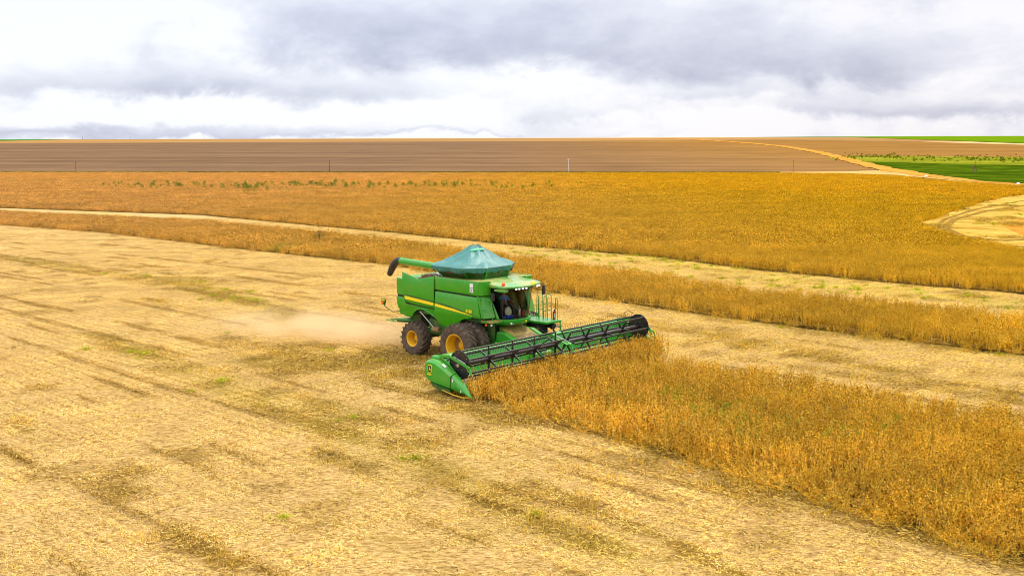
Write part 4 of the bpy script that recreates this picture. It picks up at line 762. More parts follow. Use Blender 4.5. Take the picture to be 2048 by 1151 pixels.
# tank and cover
top = MB().prism([(-2.06, -1.64), (.66, -1.64), (.66, -1.04), (.10, -1.04), (.10, 1.04), (.66, 1.04), (.66, 1.64), (-2.06, 1.64)], 3.305, 3.765, 'xy').build('tank_deck', M['dusty'], hv, bevel=.02)
RIM = [(-.30, -1.78), (.22, -1.12), (.36, 0), (.22, 1.12), (-.30, 1.78), (-2.35, 1.78), (-2.95, 1.0), (-2.95, -1.0), (-2.35, -1.78)]
RIM = [(-.36, -1.74), (.28, -.78), (.28, .78), (-.36, 1.74), (-2.3, 1.74), (-2.92, .95), (-2.92, -.95), (-2.3, -1.74)]
BASE = [(-.55, -1.12), (.1, -.7), (.1, .7), (-.55, 1.12), (-2.1, 1.12), (-2.6, .7), (-2.6, -.7), (-2.1, -1.12)]
tank = MB().loft([(x, y, 3.72) for x, y in BASE], [(x * 1.0, y * .97, 4.26) for x, y in RIM]).build('grain_tank', M['dgreen'], hv)
for i, (a, b) in enumerate(zip(BASE, RIM)): MB().beam((a[0] * 1.003, a[1] * 1.01, 3.74), (b[0], b[1] * .97 + .0, 4.24), .05).build('tank_corner_rib', G, tank)
MB().box(-1.55, -.95, -1.50, -1.46, 3.98, 4.08).build('rust_patch', M['drum'], tank).rotation_euler = (0, 0, 0)
def tarp():
    bm = bmesh.new(); n = 64; rings = []; ax_, ay_ = -1.18, 0.0
    def rim(t):
        # point of the octagon outline in direction t
        best = None; d = (math.cos(t), math.sin(t))
        for (x0, y0), (x1, y1) in zip(RIM, RIM[1:] + RIM[:1]):
            x0 -= ax_; x1 -= ax_; ex, ey = x1 - x0, y1 - y0; den = d[0] * ey - d[1] * ex
            if abs(den) < 1e-9: continue
            k = (x0 * ey - y0 * ex) / den; s_ = (x0 * d[1] - y0 * d[0]) / den
            if k > 0 and -1e-6 <= s_ <= 1 + 1e-6: best = k if best is None else min(best, k)
        return best
    prof = [(0.0, 5.13), (.06, 5.12), (.14, 5.075), (.24, 4.97), (.36, 4.83), (.5, 4.68), (.64, 4.545), (.78, 4.43), (.9, 4.345), (.97, 4.305), (1.0, 4.27), (.995, 4.20), (.985, 4.12), (.965, 4.05)]
    for q, z in prof:
        ring = []
        for k in range(n):
            t = 2 * math.pi * k / n; r = rim(t) * q; w = 0
            if 0 < q < .95: w = .035 * math.sin(4 * q * 3.1) * math.cos(8 * t + .6) + .02 * math.sin(13 * t + q * 9)
            if q > .95 and z < 4.2: w = .03 * math.sin(11 * t) + .015 * math.sin(23 * t)
            ring.append(bm.verts.new((ax_ + r * math.cos(t), ay_ + r * math.sin(t), z + w * (1 if q > .05 else 0))))
        rings.append(ring)
    for a, b in zip(rings[:-1], rings[1:]):
        for k in range(n): bm.faces.new((a[k], b[k], b[(k + 1) % n], a[(k + 1) % n]))
    bmesh.ops.remove_doubles(bm, verts=bm.verts, dist=1e-4); bmesh.ops.recalc_face_normals(bm, faces=bm.faces)
    me = bpy.data.meshes.new('tank_cover'); bm.to_mesh(me); bm.free(); me.materials.append(M['tarp']); smooth(me, 38); o = bpy.data.objects.new('tank_cover', me); C.objects.link(o); o.parent = tank; return o
tarp()
pt = MB(); o_ = [(-1.02, -.62, 4.905), (-.98, -.35, 4.985), (-.80, .12, 5.0), (-.70, .05, 4.955), (-.84, -.36, 4.945)]
pt.add([(x, y, z + .02) for x, y, z in o_] + [(x, y, z - .02) for x, y, z in o_], [(0, 1, 2, 3, 4), (9, 8, 7, 6, 5)] + [(i, 5 + i, 5 + (i + 1) % 5, (i + 1) % 5) for i in range(5)])
pt.build('tarp_patch', mat('mint_green_patch', (.08, .55, .25), .4), tank)
for k in range(26):
    t = 2 * math.pi * k / 26 + .1; i = k * 8 // 26; a = RIM[i]; b = RIM[(i + 1) % 8]; q = (k * 8 / 26) % 1; px_ = a[0] + (b[0] - a[0]) * q; py_ = a[1] + (b[1] - a[1]) * q
    MB().beam((px_ * .985 - .018, py_ * .98, 4.07), (px_ * .95 - .06 + random.uniform(-.08, .08), py_ * .90, 3.93), .022).build('tie_strap', M['boot'], tank)
# unloading auger along the left side
aug = MB().tube([(-1.3, 1.52, 3.62), (-5.3, 1.42, 3.70), (-7.9, 1.32, 3.79)], .168, 20).build('unloading_auger', M['green2'], hv, sm=40)
for x_c in (-5.35, -3.2, -7.78): MB().tube([(x_c - .03, 1.42 if x_c < -4 else 1.47, 3.702 + (-5.3 - x_c) * .033 if x_c < -5 else 3.66), (x_c + .03, 1.42 if x_c < -4 else 1.47, 3.70 + (-5.3 - x_c) * .033 if x_c < -5 else 3.66)], .195, 20).build('auger_flange', M['green2'], aug, sm=40)
MB().tube([(-7.82, 1.32, 3.79), (-8.0, 1.31, 3.79), (-8.22, 1.30, 3.66), (-8.45, 1.29, 3.38), (-8.62, 1.28, 3.08), (-8.66, 1.28, 2.98)], [.175, .18, .185, .18, .15, .10], 18).build('auger_spout', M['boot'], aug, sm=50)
MB().tube([(-1.3, 1.52, 3.62), (-1.0, 1.45, 3.3), (-1.0, 1.45, 2.8)], .2, 16).build('auger_elbow', M['green2'], aug, sm=50)

# ---- wheels
def wheel(name, R_, w, rr, y_c, x_c, side, dish, lugs=22, flip=1):
    """tyre with chevron lugs around the local y axis; `side` is the outward direction; dish: how deep the disc sits"""
    h = w / 2; base = R_ - .055
    ty = MB().lathe([(rr, -h * .80), (rr + .05, -h * .95), (rr + (base - rr) * .5, -h * 1.03), (base - .05, -h * .97), (base, -h * .80), (base + .004, 0), (base, h * .80), (base - .05, h * .97), (rr + (base - rr) * .5, h * 1.03), (rr + .05, h * .95), (rr, h * .80)], 56)
    for s in (-1, 1):
        for k in range(lugs):
            t0 = 2 * math.pi * (k + (0 if s > 0 else .5)) / lugs; P = []
            S = [(h * 1.0, 0.00, base - .045, R_ - .022), (h * .82, .03, base - .02, R_ - .004), (h * .42, .115, base - .01, R_), (-h * .03, .235, base - .01, R_ - .002)]
            n0 = len(ty.v); tw = .030 / R_ * 1.2
            for yy, dt, r0, r1 in S:
                for (ra, ta) in ((r0, -tw * 1.25), (r1, -tw * .8), (r1, tw * .8), (r0, tw * 1.25)):
                    a = t0 + flip * (dt * 1.0 / R_ * .95) + ta; ty.v.append((ra * math.cos(a), s * yy, ra * math.sin(a)))
            for j in range(3):
                for q in range(3): ty.f.append((n0 + 4 * j + q, n0 + 4 * j + q + 1, n0 + 4 * j + q + 5, n0 + 4 * j + q + 4))
            ty.f.append((n0, n0 + 1, n0 + 2, n0 + 3)); ty.f.append((n0 + 15, n0 + 14, n0 + 13, n0 + 12))
    w_ = ty.build(name, M['rubber'], hv, sm=32, loc=(x_c, y_c, R_ * .985)); w_['label'] = None; del w_['label']
    s = side; f = h * .80
    rim = MB().lathe([(rr - .03, -s * f), (rr + .012, -s * f), (rr + .03, s * (f - .01)), (rr + .035, s * (f + .03)), (rr + .01, s * (f + .035)), (rr - .03, s * f), (rr - .045, s * (f - .06)), (rr - .06, s * (f - .14)), (rr - .05, s * (f - .15)), (rr - .085, s * (f - .26)), (rr - .085, s * (f - dish)), (.20, s * (f - dish - .03)), (.19, s * (f - dish + .03)), (.11, s * (f - dish + .04)), (.10, s * (f - dish + .08)), (0, s * (f - dish + .085))], 44)
    for k in range(8):
        a = 2 * math.pi * k / 8; rim.tube([(.15 * math.cos(a), s * (f - dish), .15 * math.sin(a)), (.15 * math.cos(a), s * (f - dish + .055), .15 * math.sin(a))], .016, 6)
    MB().lathe([(rr - .086, s * (f - dish + .004)), (.20, s * (f - dish - .022))], 36).build('rim_disc', M['rim_dust_shade'], w_)
    ro = rim.build('rim', M['yellow'], w_, sm=30)
    return w_
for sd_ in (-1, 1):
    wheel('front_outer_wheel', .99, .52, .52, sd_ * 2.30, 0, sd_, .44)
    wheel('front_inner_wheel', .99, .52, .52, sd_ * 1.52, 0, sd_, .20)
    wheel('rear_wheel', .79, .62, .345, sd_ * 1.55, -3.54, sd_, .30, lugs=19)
MB().tube([(0, -1.9, .975), (0, 1.9, .975)], .13, 14).build('front_axle', M['dgreen'], hv, sm=40)
ra = MB().beam((-3.54, -1.35, .82), (-3.54, 1.35, .82), .24, .28).build('rear_axle', M['dgreen'], hv, bevel=.03)
MB().beam((-3.54, -.4, .95), (-2.4, -.3, 1.5), .2, .3).build('axle_support', M['dgreen'], ra)
MB().tube([(-3.25, -1.55, 2.05), (-2.42, -1.45, 1.35)], .035, 8).build('steering_cylinder', M['steel'], ra, sm=40)
MB().tube([(-2.55, -1.40, 1.30), (-2.1, -1.40, 1.30)], .13, 14).build('air_reservoir', M['slat'], hv, sm=40)
for sd_ in (-1, 1):
    MB().prism([(.55, 2.1), (.95, 2.1), (1.0, .95), (.9, .62), (.62, .62), (.55, 1.0)], sd_ * .98, sd_ * 1.06).build('front_frame_plate', M['dgreen'], hv, bevel=.01)
    MB().box(-2.9, -1.15, sd_ * 1.0, sd_ * 1.35, 1.05, 1.75).build('side_shield', M['dgreen'], hv, bevel=.04)
# straw chopper and spreader
ch = MB().hull8([(-4.75, -.9, 1.25), (-3.9, -.9, 1.1), (-3.9, .9, 1.1), (-4.75, .9, 1.25), (-4.6, -.9, 1.9), (-3.9, -.9, 1.9), (-3.9, .9, 1.9), (-4.6, .9, 1.9)]).build('straw_chopper', M['dgreen'], hv, bevel=.03)
MB().hull8([(-5.35, -1.35, 1.42), (-4.55, -1.1, 1.45), (-4.55, 1.1, 1.45), (-5.35, 1.35, 1.42), (-5.35, -1.35, 1.46), (-4.55, -1.1, 1.52), (-4.55, 1.1, 1.52), (-5.35, 1.35, 1.46)]).build('spreader_tailboard', M['dusty'], ch)
for q in range(7): MB().beam((-5.3, -1.2 + q * .4, 1.36), (-4.6, -1.0 + q * .33, 1.38), .02, .16).build('spreader_fin', M['dgreen'], ch)
MB().tube([(-3.95, -1.45, 1.78), (-3.75, -1.45, 1.95), (-3.5, -1.42, 1.98)], .11, 10).build('hydraulic_motor', M['boot'], ch, sm=40)
for s_ in (-.14, .14): MB().tube([(-4.0, -1.2 + s_, 1.5), (-4.8, -1.55 + s_, 1.5), (-5.1, -1.9 + s_, 1.52), (-4.6, -1.85, 1.45)], .02, 6).build('ladder_rail', M['green2'], ch, sm=40)
mk = MB().tube([(-4.4, -1.5, 1.98), (-4.95, -1.72, 1.86), (-5.5, -1.75, 2.08), (-5.55, -1.76, 2.2)], .022, 6).build('marker_arm', M['dgreen'], hv, sm=40)
MB().hull8([(-5.62, -1.84, 2.17), (-5.46, -1.84, 2.17), (-5.46, -1.74, 2.17), (-5.62, -1.74, 2.17), (-5.70, -1.84, 2.42), (-5.40, -1.84, 2.42), (-5.40, -1.74, 2.42), (-5.70, -1.74, 2.42)]).build('marker_plate', M['dgreen'], mk)
MB().box(-5.69, -5.41, -1.852, -1.84, 2.34, 2.40).build('yellow_reflector', M['stripe'], mk)
MB().lathe([(0, -.03), (.06, -.02), (.065, .02)], 14).build('amber_light', M['orange'], mk, sm=40, loc=(-5.545, -1.85, 2.26))

# ---- cab
cab = MB().prism([(.1, -.9), (1.28, -.84), (1.55, -.55), (1.66, 0), (1.55, .55), (1.28, .84), (.1, .9)], 1.98, 2.10, 'xy').build('cab', M['interior'], hv, bevel=.02)
tag(cab)
FLO = [(.12, -.88), (1.26, -.82), (1.52, -.56), (1.63, 0), (1.52, .56), (1.26, .82), (.12, .88)]
TOP = [(.12, -.96), (1.36, -.97), (1.68, -.62), (1.80, 0), (1.68, .62), (1.36, .97), (.12, .96)]
def shell(i0, i1, name, m, z0=2.12, z1=3.46, inset=0.0, n=6):
    mb = MB(); L0 = np.array(FLO[i0:i1 + 1]); L1 = np.array(TOP[i0:i1 + 1]); a = interp(L0, n * (i1 - i0) + 1) if False else None
    def curve(P):   # rounded front
        if len(P) == 2: return [tuple(P[0] + (P[1] - P[0]) * t) for t in np.linspace(0, 1, 3)]
        out = []; Q = np.vstack([2 * P[0] - P[1], P, 2 * P[-1] - P[-2]])
        for k in range(1, len(Q) - 2):
            for t in np.linspace(0, 1, 5)[:-1]: out.append(tuple(.5 * (2 * Q[k] + (Q[k + 1] - Q[k - 1]) * t + (2 * Q[k - 1] - 5 * Q[k] + 4 * Q[k + 1] - Q[k + 2]) * t**2 + (3 * Q[k] - Q[k - 1] - 3 * Q[k + 1] + Q[k + 2]) * t**3)))
        return out + [tuple(P[-1])]
    A = curve(L0); B = curve(L1); n_ = len(A); mb.add([(x, y, z0) for x, y in A] + [(x, y, z1) for x, y in B], [(i, i + 1, n_ + i + 1, n_ + i) for i in range(n_ - 1)])
    o = mb.build(name, m, cab, sm=60); return o
shell(1, 5, 'windshield', M['glass']); shell(0, 1, 'door_glass', M['glass']); shell(5, 6, 'door_glass', M['glass'])
MB().box(.06, .12, -.95, .95, 2.1, 3.46).build('cab_rear_wall', M['interior'], cab)
for sd_ in (-1, 1):
    MB().beam((1.265, sd_ * .83, 2.1), (1.365, sd_ * .98, 3.47), .03).build('door_pillar', M['boot'], cab)
    MB().beam((.12, sd_ * .90, 2.1), (.14, sd_ * .97, 3.47), .09).build('rear_pillar', M['boot'], cab)
    MB().beam((.12, sd_ * .96, 3.44), (1.36, sd_ * .98, 3.44), .08).build('roof_rail', M['boot'], cab)
MB().tube([(1.50, -.35, 2.12), (1.56, .05, 2.6), (1.66, .2, 3.1)], .012, 5).build('wiper_arm', M['boot'], cab)
ro = [(.16, -1.20), (1.45, -1.30), (1.72, -1.18), (1.93, -.60), (2.0, 0), (1.93, .60), (1.72, 1.18), (1.45, 1.30), (.16, 1.20)]
rb = MB(); n_ = len(ro)
rb.add([(x, y, 3.50) for x, y in ro] + [(x, y, 3.60 + (1.7 - x) * .06) for x, y in ro] + [(.2 + (x - .2) * .9, y * .86, 3.66 + (1.7 - x) * .085) for x, y in ro],
       [tuple(range(n_ - 1, -1, -1)), tuple(range(2 * n_, 3 * n_))] + [(i, (i + 1) % n_, n_ + (i + 1) % n_, n_ + i) for i in range(n_)] + [(n_ + i, n_ + (i + 1) % n_, 2 * n_ + (i + 1) % n_, 2 * n_ + i) for i in range(n_)])
roof = rb.build('cab_roof', M['roof'], cab, bevel=.03, sm=35)
MB().prism([(.2, -1.02), (1.42, -1.08), (1.85, -.5), (1.9, 0), (1.85, .5), (1.42, 1.08), (.2, 1.02)], 3.44, 3.505, 'xy').build('roof_liner', M['boot'], cab)
MB().prism([(1.30, 3.47), (1.98, 3.50), (1.96, 3.40), (1.34, 3.41)], -1.42, -1.22).build('roof_visor', M['roof'], cab, bevel=.01)
def lampx(x, y, z, r=.046):
    l = MB().lathe([(0, -.01), (r * .9, 0), (r, .02), (r * .9, .05), (0, .05)], 14).build('work_light', M['lamp'], cab, sm=40, loc=(x, y, z)); l.rotation_euler = (0, 0, R(90) + math.atan2(y, 2.6)); return l
for y_ in (-.62, -.45, -.24, -.03, .98, .80): lampx(1.93 - .13 * abs(y_)**1.5 + .03, y_, 3.475)
MB().lathe([(0, 0), (.075, .0), (.075, .07), (.06, .12), (.02, .15), (0, .15)], 16).build('amber_beacon', M['orange'], cab, sm=50, loc=(1.55, -1.08, 3.64)).rotation_euler = (R(90), 0, 0)
MB().hull8([(1.72, .42, 3.60), (1.96, .36, 3.58), (1.94, .70, 3.58), (1.72, .76, 3.60), (1.76, .46, 3.70), (1.90, .42, 3.68), (1.88, .66, 3.68), (1.76, .70, 3.70)]).build('antenna_dome', M['stripe'], cab, bevel=.03)
def mirror(x, y, z, h_, w_, arm):
    o = MB().hull8([(x - .05, y - w_, z), (x + .04, y - w_ * .9, z), (x + .04, y + w_ * .9, z), (x - .05, y + w_, z), (x - .05, y - w_, z + h_), (x + .04, y - w_ * .9, z + h_), (x + .04, y + w_ * .9, z + h_), (x - .05, y + w_, z + h_)]).build('side_mirror', M['boot'], cab, bevel=.03)
    MB().tube([(arm[0], arm[1], arm[2]), (x, y, z + h_ + .06), (x, y, z + h_ * .6)], .016, 6).build('mirror_arm', M['boot'], cab); return o
mirror(1.18, -1.34, 2.95, .36, .10, (1.4, -1.2, 3.5)); mirror(1.55, 1.58, 2.98, .42, .09, (1.6, 1.25, 3.52))
# curved lip under the windshield, platform, emblem
lip = MB(); LP = [(1.05, -1.02), (1.42, -.88), (1.72, -.5), (1.80, 0), (1.72, .5), (1.42, .88), (1.05, 1.02)]
P_ = [(x, y) for x, y in LP]; n_ = len(P_); A = [(x, y, 2.10) for x, y in P_]; Bq = [(x - .02, y, 1.98) for x, y in P_]; Cq = [(x - .16, y * .9, 1.84) for x, y in P_]; Dq = [(x - .3, y * .8, 1.84) for x, y in P_]; Eq = [(x - .25, y * .85, 2.10) for x, y in P_]
lip.add(A + Bq + Cq + Dq + Eq, [(a * n_ + i, a * n_ + i + 1, ((a + 1) % 5) * n_ + i + 1, ((a + 1) % 5) * n_ + i) for a in range(5) for i in range(n_ - 1)] + [tuple(a * n_ for a in range(5)), tuple(a * n_ + n_ - 1 for a in range(4, -1, -1))])
lip.build('cab_front_lip', M['green2'], cab, sm=30, bevel=.01)
MB().lathe([(0, -.01), (.045, 0), (.045, .02)], 12).build('small_emblem', M['stripe'], cab, loc=(1.80, .12, 1.98)).rotation_euler = (0, 0, R(90))
for y_ in (-.62, -.5): MB().lathe([(0, -.01), (.045, 0), (.045, .03)], 12).build('lip_lamp', M['white'], cab, loc=(1.60, y_, 1.93)).rotation_euler = (0, 0, R(70))
MB().hull8([(.9, -1.02, 2.14), (1.0, -.94, 2.14), (1.24, -1.0, 2.14), (1.14, -1.06, 2.14), (.78, -1.02, 2.86), (.80, -.98, 2.86), (.82, -1.0, 2.86), (.8, -1.04, 2.86)]).build('cab_gusset', G, cab)
pf = MB().hull8([(.80, -1.72, 2.0), (1.35, -1.55, 2.0), (1.42, -.95, 2.0), (.8, -.95, 2.0), (.80, -1.72, 2.10), (1.35, -1.55, 2.10), (1.42, -.95, 2.10), (.8, -.95, 2.10)]).build('right_platform', M['dusty'], hv, bevel=.02)
MB().tube([(.70, -1.66, 3.08), (1.25, -1.62, 3.04), (1.30, -1.60, 2.98), (1.33, -1.52, 2.12)], .017, 6).build('hand_rail', M['green2'], pf, sm=50)
MB().tube([(.86, -1.67, 2.62), (1.31, -1.57, 2.58)], .015, 6).build('hand_rail', M['green2'], pf, sm=50)
MB().lathe([(0, -.02), (.05, -.01), (.05, .03)], 12).build('amber_light', M['orange'], pf, loc=(1.05, -1.66, 1.93))
MB().lathe([(0, -.02), (.04, -.01), (.04, .03)], 12).build('white_light', M['white'], pf, loc=(1.28, -1.56, 1.93))
# left platform, rails, ladder
lp = MB().hull8([(.3, 1.0, 1.70), (2.0, 1.25, 1.70), (2.05, 2.25, 1.70), (.3, 2.25, 1.70), (.3, 1.0, 1.80), (2.0, 1.25, 1.80), (2.05, 2.25, 1.80), (.3, 2.25, 1.80)]).build('left_platform', M['green2'], hv, bevel=.02)
def hoop(x0, x1, y, z0, z1, ys=0.0, cross=(.35, .65)):
    r = .07; P = [(x0, y, z0), (x0 + .02, y, z1 - r), (x0 + r, y, z1), (x1 - r, y + ys, z1), (x1, y + ys, z1 - r), (x1 + .02, y + ys, z0)]
    o = MB().tube(P, .019, 6).build('guard_rail', M['green2'], lp, sm=60)
    for c in cross: MB().tube([(x0, y, z0 + (z1 - z0) * c), (x1, y + ys, z0 + (z1 - z0) * c)], .015, 6).build('rail_rung', M['green2'], lp, sm=60)
hoop(.62, .98, 2.15, 1.8, 2.90); hoop(.98, 1.02, 1.85, 1.8, 2.85); hoop(1.18, 1.50, 2.15, 1.8, 2.92); hoop(1.30, 1.52, 1.85, 1.8, 2.86); hoop(1.82, 1.96, 2.05, 1.8, 2.82, cross=())
MB().tube([(1.7, 2.12, 1.80), (1.72, 2.12, 2.16)], .075, 14).build('fire_extinguisher', M['red'], lp, sm=50)
MB().box(1.755, 1.80, 2.05, 2.14, 1.88, 2.08).build('extinguisher_label', M['white'], lp)
MB().tube([(1.72, 2.12, 2.16), (1.72, 2.12, 2.24), (1.78, 2.12, 2.26)], .025, 8).build('extinguisher_valve', M['boot'], lp)
MB().tube([(1.35, 1.95, 1.55), (1.85, 1.95, 1.52)], .13, 16).build('black_cylinder', M['boot'], lp, sm=40)
MB().box(.5, 1.45, 1.2, 2.0, 1.15, 1.66).build('battery_box', M['interior'], lp, bevel=.04)
for k in range(4): MB().box(1.55, 1.95, 2.18, 2.42, .55 + .3 * k, .58 + .3 * k).build('ladder_step', M['boot'], lp)
for x_ in (1.55, 1.95): MB().beam((x_, 2.3, .5), (x_, 2.25, 1.75), .04).build('ladder_rail', M['green2'], lp)
MB().box(1.15, 1.5, 1.05, 1.35, .9, 1.5).build('grey_step_box', M['slat'], lp, bevel=.03)
# cab inside
st = MB().box(.35, .82, -.27, .27, 2.42, 2.54).build('driver_seat', M['interior'], cab, bevel=.04)
MB().hull8([(.28, -.26, 2.5), (.4, -.26, 2.5), (.4, .26, 2.5), (.28, .26, 2.5), (.16, -.22, 3.18), (.26, -.22, 3.18), (.26, .22, 3.18), (.16, .22, 3.18)]).build('seat_back', M['interior'], cab, bevel=.04)
MB().tube([(1.2, 0, 2.1), (1.08, 0, 2.72)], .04, 8).build('steering_column', M['interior'], cab)
sw = MB(); sw.tube([(.17 * math.cos(t), .17 * math.sin(t), 0) for t in np.linspace(0, 6.283, 20)], .013, 6, caps=False); swo = sw.build('steering_wheel', M['boot'], cab, loc=(1.05, 0, 2.76)); swo.rotation_euler = (0, R(25), 0)
MB().box(.45, .95, -.62, -.36, 2.1, 2.66).build('armrest_console', M['interior'], cab, bevel=.03)
MB().box(.9, .98, -.60, -.36, 2.68, 2.92).build('monitor', M['boot'], cab, bevel=.01)
MB().hull8([(.35, .45, 2.1), (1.0, .45, 2.1), (1.0, .8, 2.1), (.35, .8, 2.1), (.15, .5, 3.1), (.5, .5, 3.1), (.5, .8, 3.1), (.15, .8, 3.1)]).build('trainer_seat', M['dgreen'], cab, bevel=.05)

# things standing in the cab (they are not fixed to it)
def at(o, x, y, z, rz=0):
    a, b = mworld(x, y); o.location = (a, b, z); o.rotation_euler = (0, 0, math.atan2(FW[1], FW[0]) + rz); return o
bg_ = MB().lathe([(0, .0), (.12, 0), (.155, .08), (.15, .2), (.10, .30), (.05, .34), (.02, .36), (0, .36)], 18)
bg_.v = [(x, z, y) for x, y, z in bg_.v]; bo = bg_.build('cloth_bag', M['cloth'], sm=60); at(bo, 1.22, -.42, 2.26); tag(bo, 'off-white cloth bag standing on the blue box behind the cab glass', 'bag')
b2 = MB().box(-.13, .13, -.17, .17, 0, .15).build('blue_box', M['blue'], bevel=.02); at(b2, 1.24, -.40, 2.105); tag(b2, 'small blue box on the cab floor under the white bag', 'box')
b3 = MB().box(-.12, .12, -.13, .13, 0, .22); b3.box(-.13, .13, -.14, .14, .22, .25); b3 = b3.build('red_box', M['redbox'], bevel=.015); at(b3, 1.22, .50, 2.105); tag(b3, 'faded red box on the far side of the cab floor', 'box')
b4 = MB().lathe([(0, 0), (.075, 0), (.08, .02), (.08, .36), (.05, .42), (.03, .44), (.03, .49), (0, .49)], 18); b4.v = [(x, z, y) for x, y, z in b4.v]; b4 = b4.build('water_flask', M['steel'], sm=40); at(b4, 1.33, .16, 2.105); tag(b4, 'tall grey flask standing between the driver and the red box', 'flask')

# driver
def skin(name, J, E, rad, m, parent=None, root=0, sub=1):
    me = bpy.data.meshes.new(name); me.from_pydata(J, E, []); o = bpy.data.objects.new(name, me); C.objects.link(o); me.materials.append(m)
    sk = o.modifiers.new('skin', 'SKIN'); sk.use_smooth_shade = True; lay = me.skin_vertices[0] if me.skin_vertices else None
    if lay is None:
        bm = bmesh.new(); bm.from_mesh(me); bm.verts.layers.skin.verify(); bm.to_mesh(me); bm.free(); lay = me.skin_vertices[0]
    for i, r in enumerate(rad):
        lay.data[i].radius = (r, r) if not isinstance(r, tuple) else r; lay.data[i].use_root = (i == root)
    ss = o.modifiers.new('sub', 'SUBSURF'); ss.levels = sub; ss.render_levels = sub
    if parent: o.parent = parent
    return o
pJ = [(0, 0, .10), (-.02, 0, .32), (-.03, 0, .52), (-.01, 0, .60), (.01, 0, .68), (.03, 0, .80),
      (.0, .18, .50), (.12, .25, .27), (.36, .14, .30), (.43, .12, .31), (.0, -.18, .50), (.12, -.27, .27), (.34, -.30, .24), (.41, -.29, .24),
      (.08, .10, .08), (.46, .14, .12), (.50, .14, -.28), (.60, .15, -.33), (.08, -.10, .08), (.46, -.14, .12), (.50, -.14, -.28), (.60, -.15, -.33)]
pE = [(0, 1), (1, 2), (2, 3), (3, 4), (4, 5), (2, 6), (6, 7), (7, 8), (8, 9), (2, 10), (10, 11), (11, 12), (12, 13), (0, 14), (14, 15), (15, 16), (16, 17), (0, 18), (18, 19), (19, 20), (20, 21)]
pR = [.13, .125, .13, .055, .085, .08, .055, .045, .032, .03, .055, .045, .032, .03, .085, .065, .045, .04, .085, .065, .045, .04]
for hand, s_ in ((9, 1), (13, -1)):
    x0, y0, z0 = pJ[hand]
    for k, ln in enumerate((.055, .065, .062, .05)):
        a = len(pJ); yy = y0 + (k - 1.5) * .018; pJ += [(x0 + .04, yy, z0 + .005), (x0 + .04 + ln * .7, yy, z0 - .012), (x0 + .03 + ln, yy, z0 - .04)]; pE += [(hand, a), (a, a + 1), (a + 1, a + 2)]; pR += [.011, .010, .008]
    a = len(pJ); pJ += [(x0 + .01, y0 - s_ * .035, z0), (x0 + .045, y0 - s_ * .055, z0 - .012)]; pE += [(hand, a), (a, a + 1)]; pR += [.012, .009]
dr = skin('person', pJ, pE, pR, M['skin']); at(dr, .55, 0, 2.46); tag(dr, 'person in a blue shirt seated behind the dark cab glass, hands on the wheel', 'person')
skin('shirt', [pJ[i] for i in (0, 1, 2, 6, 7, 10, 11)], [(0, 1), (1, 2), (2, 3), (3, 4), (2, 5), (5, 6)], [.15, .145, .15, .07, .055, .07, .055], M['shirt'], dr)
skin('trousers', [pJ[i] for i in (0, 14, 15, 16, 18, 19, 20)], [(0, 1), (1, 2), (2, 3), (0, 4), (4, 5), (5, 6)], [.14, .10, .08, .06, .10, .08, .06], M['jean'], dr)
hr = MB().lathe([(.104, 0), (.108, .03), (.09, .075), (.05, .10), (0, .108)], 18); hr.v = [(x - .005, z, y) for x, y, z in hr.v]; hr.v = [(x + .0, y, z) for x, y, z in hr.v]; hr.build('hair', M['hair'], dr, sm=60, loc=(.02, 0, .77))
for s_ in (-1, 1):
    MB().lathe([(0, 0), (.012, .006), (.012, .014), (0, .02)], 8).build('eye', M['eye'], dr, loc=(.105, s_ * .032, .745)).rotation_euler = (0, 0, -R(90)); MB().lathe([(0, -.012), (.026, -.01), (.03, .01), (0, .012)], 10).build('ear', M['skin'], dr, loc=(.01, s_ * .09, .735))
MB().hull8([(.09, -.014, .70), (.125, -.012, .70), (.125, .012, .70), (.09, .014, .70), (.09, -.008, .745), (.10, -.006, .745), (.10, .006, .745), (.09, .008, .745)]).build('nose', M['skin'], dr, bevel=.004)
MB().box(.095, .104, -.025, .025, .672, .680).build('mouth', M['redbox'], dr)

# ---- feeder house
fh = MB().hull8([(.9, -.72, .95), (2.35, -.68, .35), (2.35, .68, .35), (.9, .72, .95), (.95, -.72, 1.74), (2.28, -.68, 1.22), (2.28, .68, 1.22), (.95, .72, 1.74)]).build('feeder_house', M['dusty'], hv, bevel=.03)
def fplate(x0, x1, y0, y1, name, m, dz=.012):
    z = lambda x: 1.74 - (x - .95) * .391
    return MB().hull8([(x0, y0, z(x0) - .02), (x1, y0, z(x1) - .02), (x1, y1, z(x1) - .02), (x0, y1, z(x0) - .02), (x0, y0, z(x0) + dz), (x1, y0, z(x1) + dz), (x1, y1, z(x1) + dz), (x0, y1, z(x0) + dz)]).build(name, m, fh)
fplate(1.45, 1.66, -.42, -.16, 'inspection_cover', M['slat'], .018); fplate(1.45, 1.66, .12, .38, 'inspection_cover', M['slat'], .018)
for k in range(9): fplate(1.82, 2.12, -.60 + k * .135, -.49 + k * .135, 'grip_slat', M['slat'], .03)
for sd_ in (-1, 1):
    MB().prism([(1.05, 1.55), (1.5, 1.55), (2.4, 1.18), (2.55, .7), (2.3, .42), (1.2, .8), (1.0, 1.1)], sd_ * .74, sd_ * 1.0).build('feeder_side_guard', M['green2'], fh, bevel=.04)
    MB().tube([(1.0, sd_ * .85, .62), (2.3, sd_ * .85, .48)], .05, 10).build('lift_cylinder', M['steel'], fh, sm=40)
    MB().tube([(2.05, sd_ * 1.0, .9), (2.05, sd_ * 1.12, .9)], .17, 18).build('drive_pulley', M['dgreen'], fh, sm=40)
MB().lathe([(0, -.02), (.06, 0), (.06, .04)], 12).build('yellow_cap', M['stripe'], fh, loc=(2.2, -.74, 1.30))
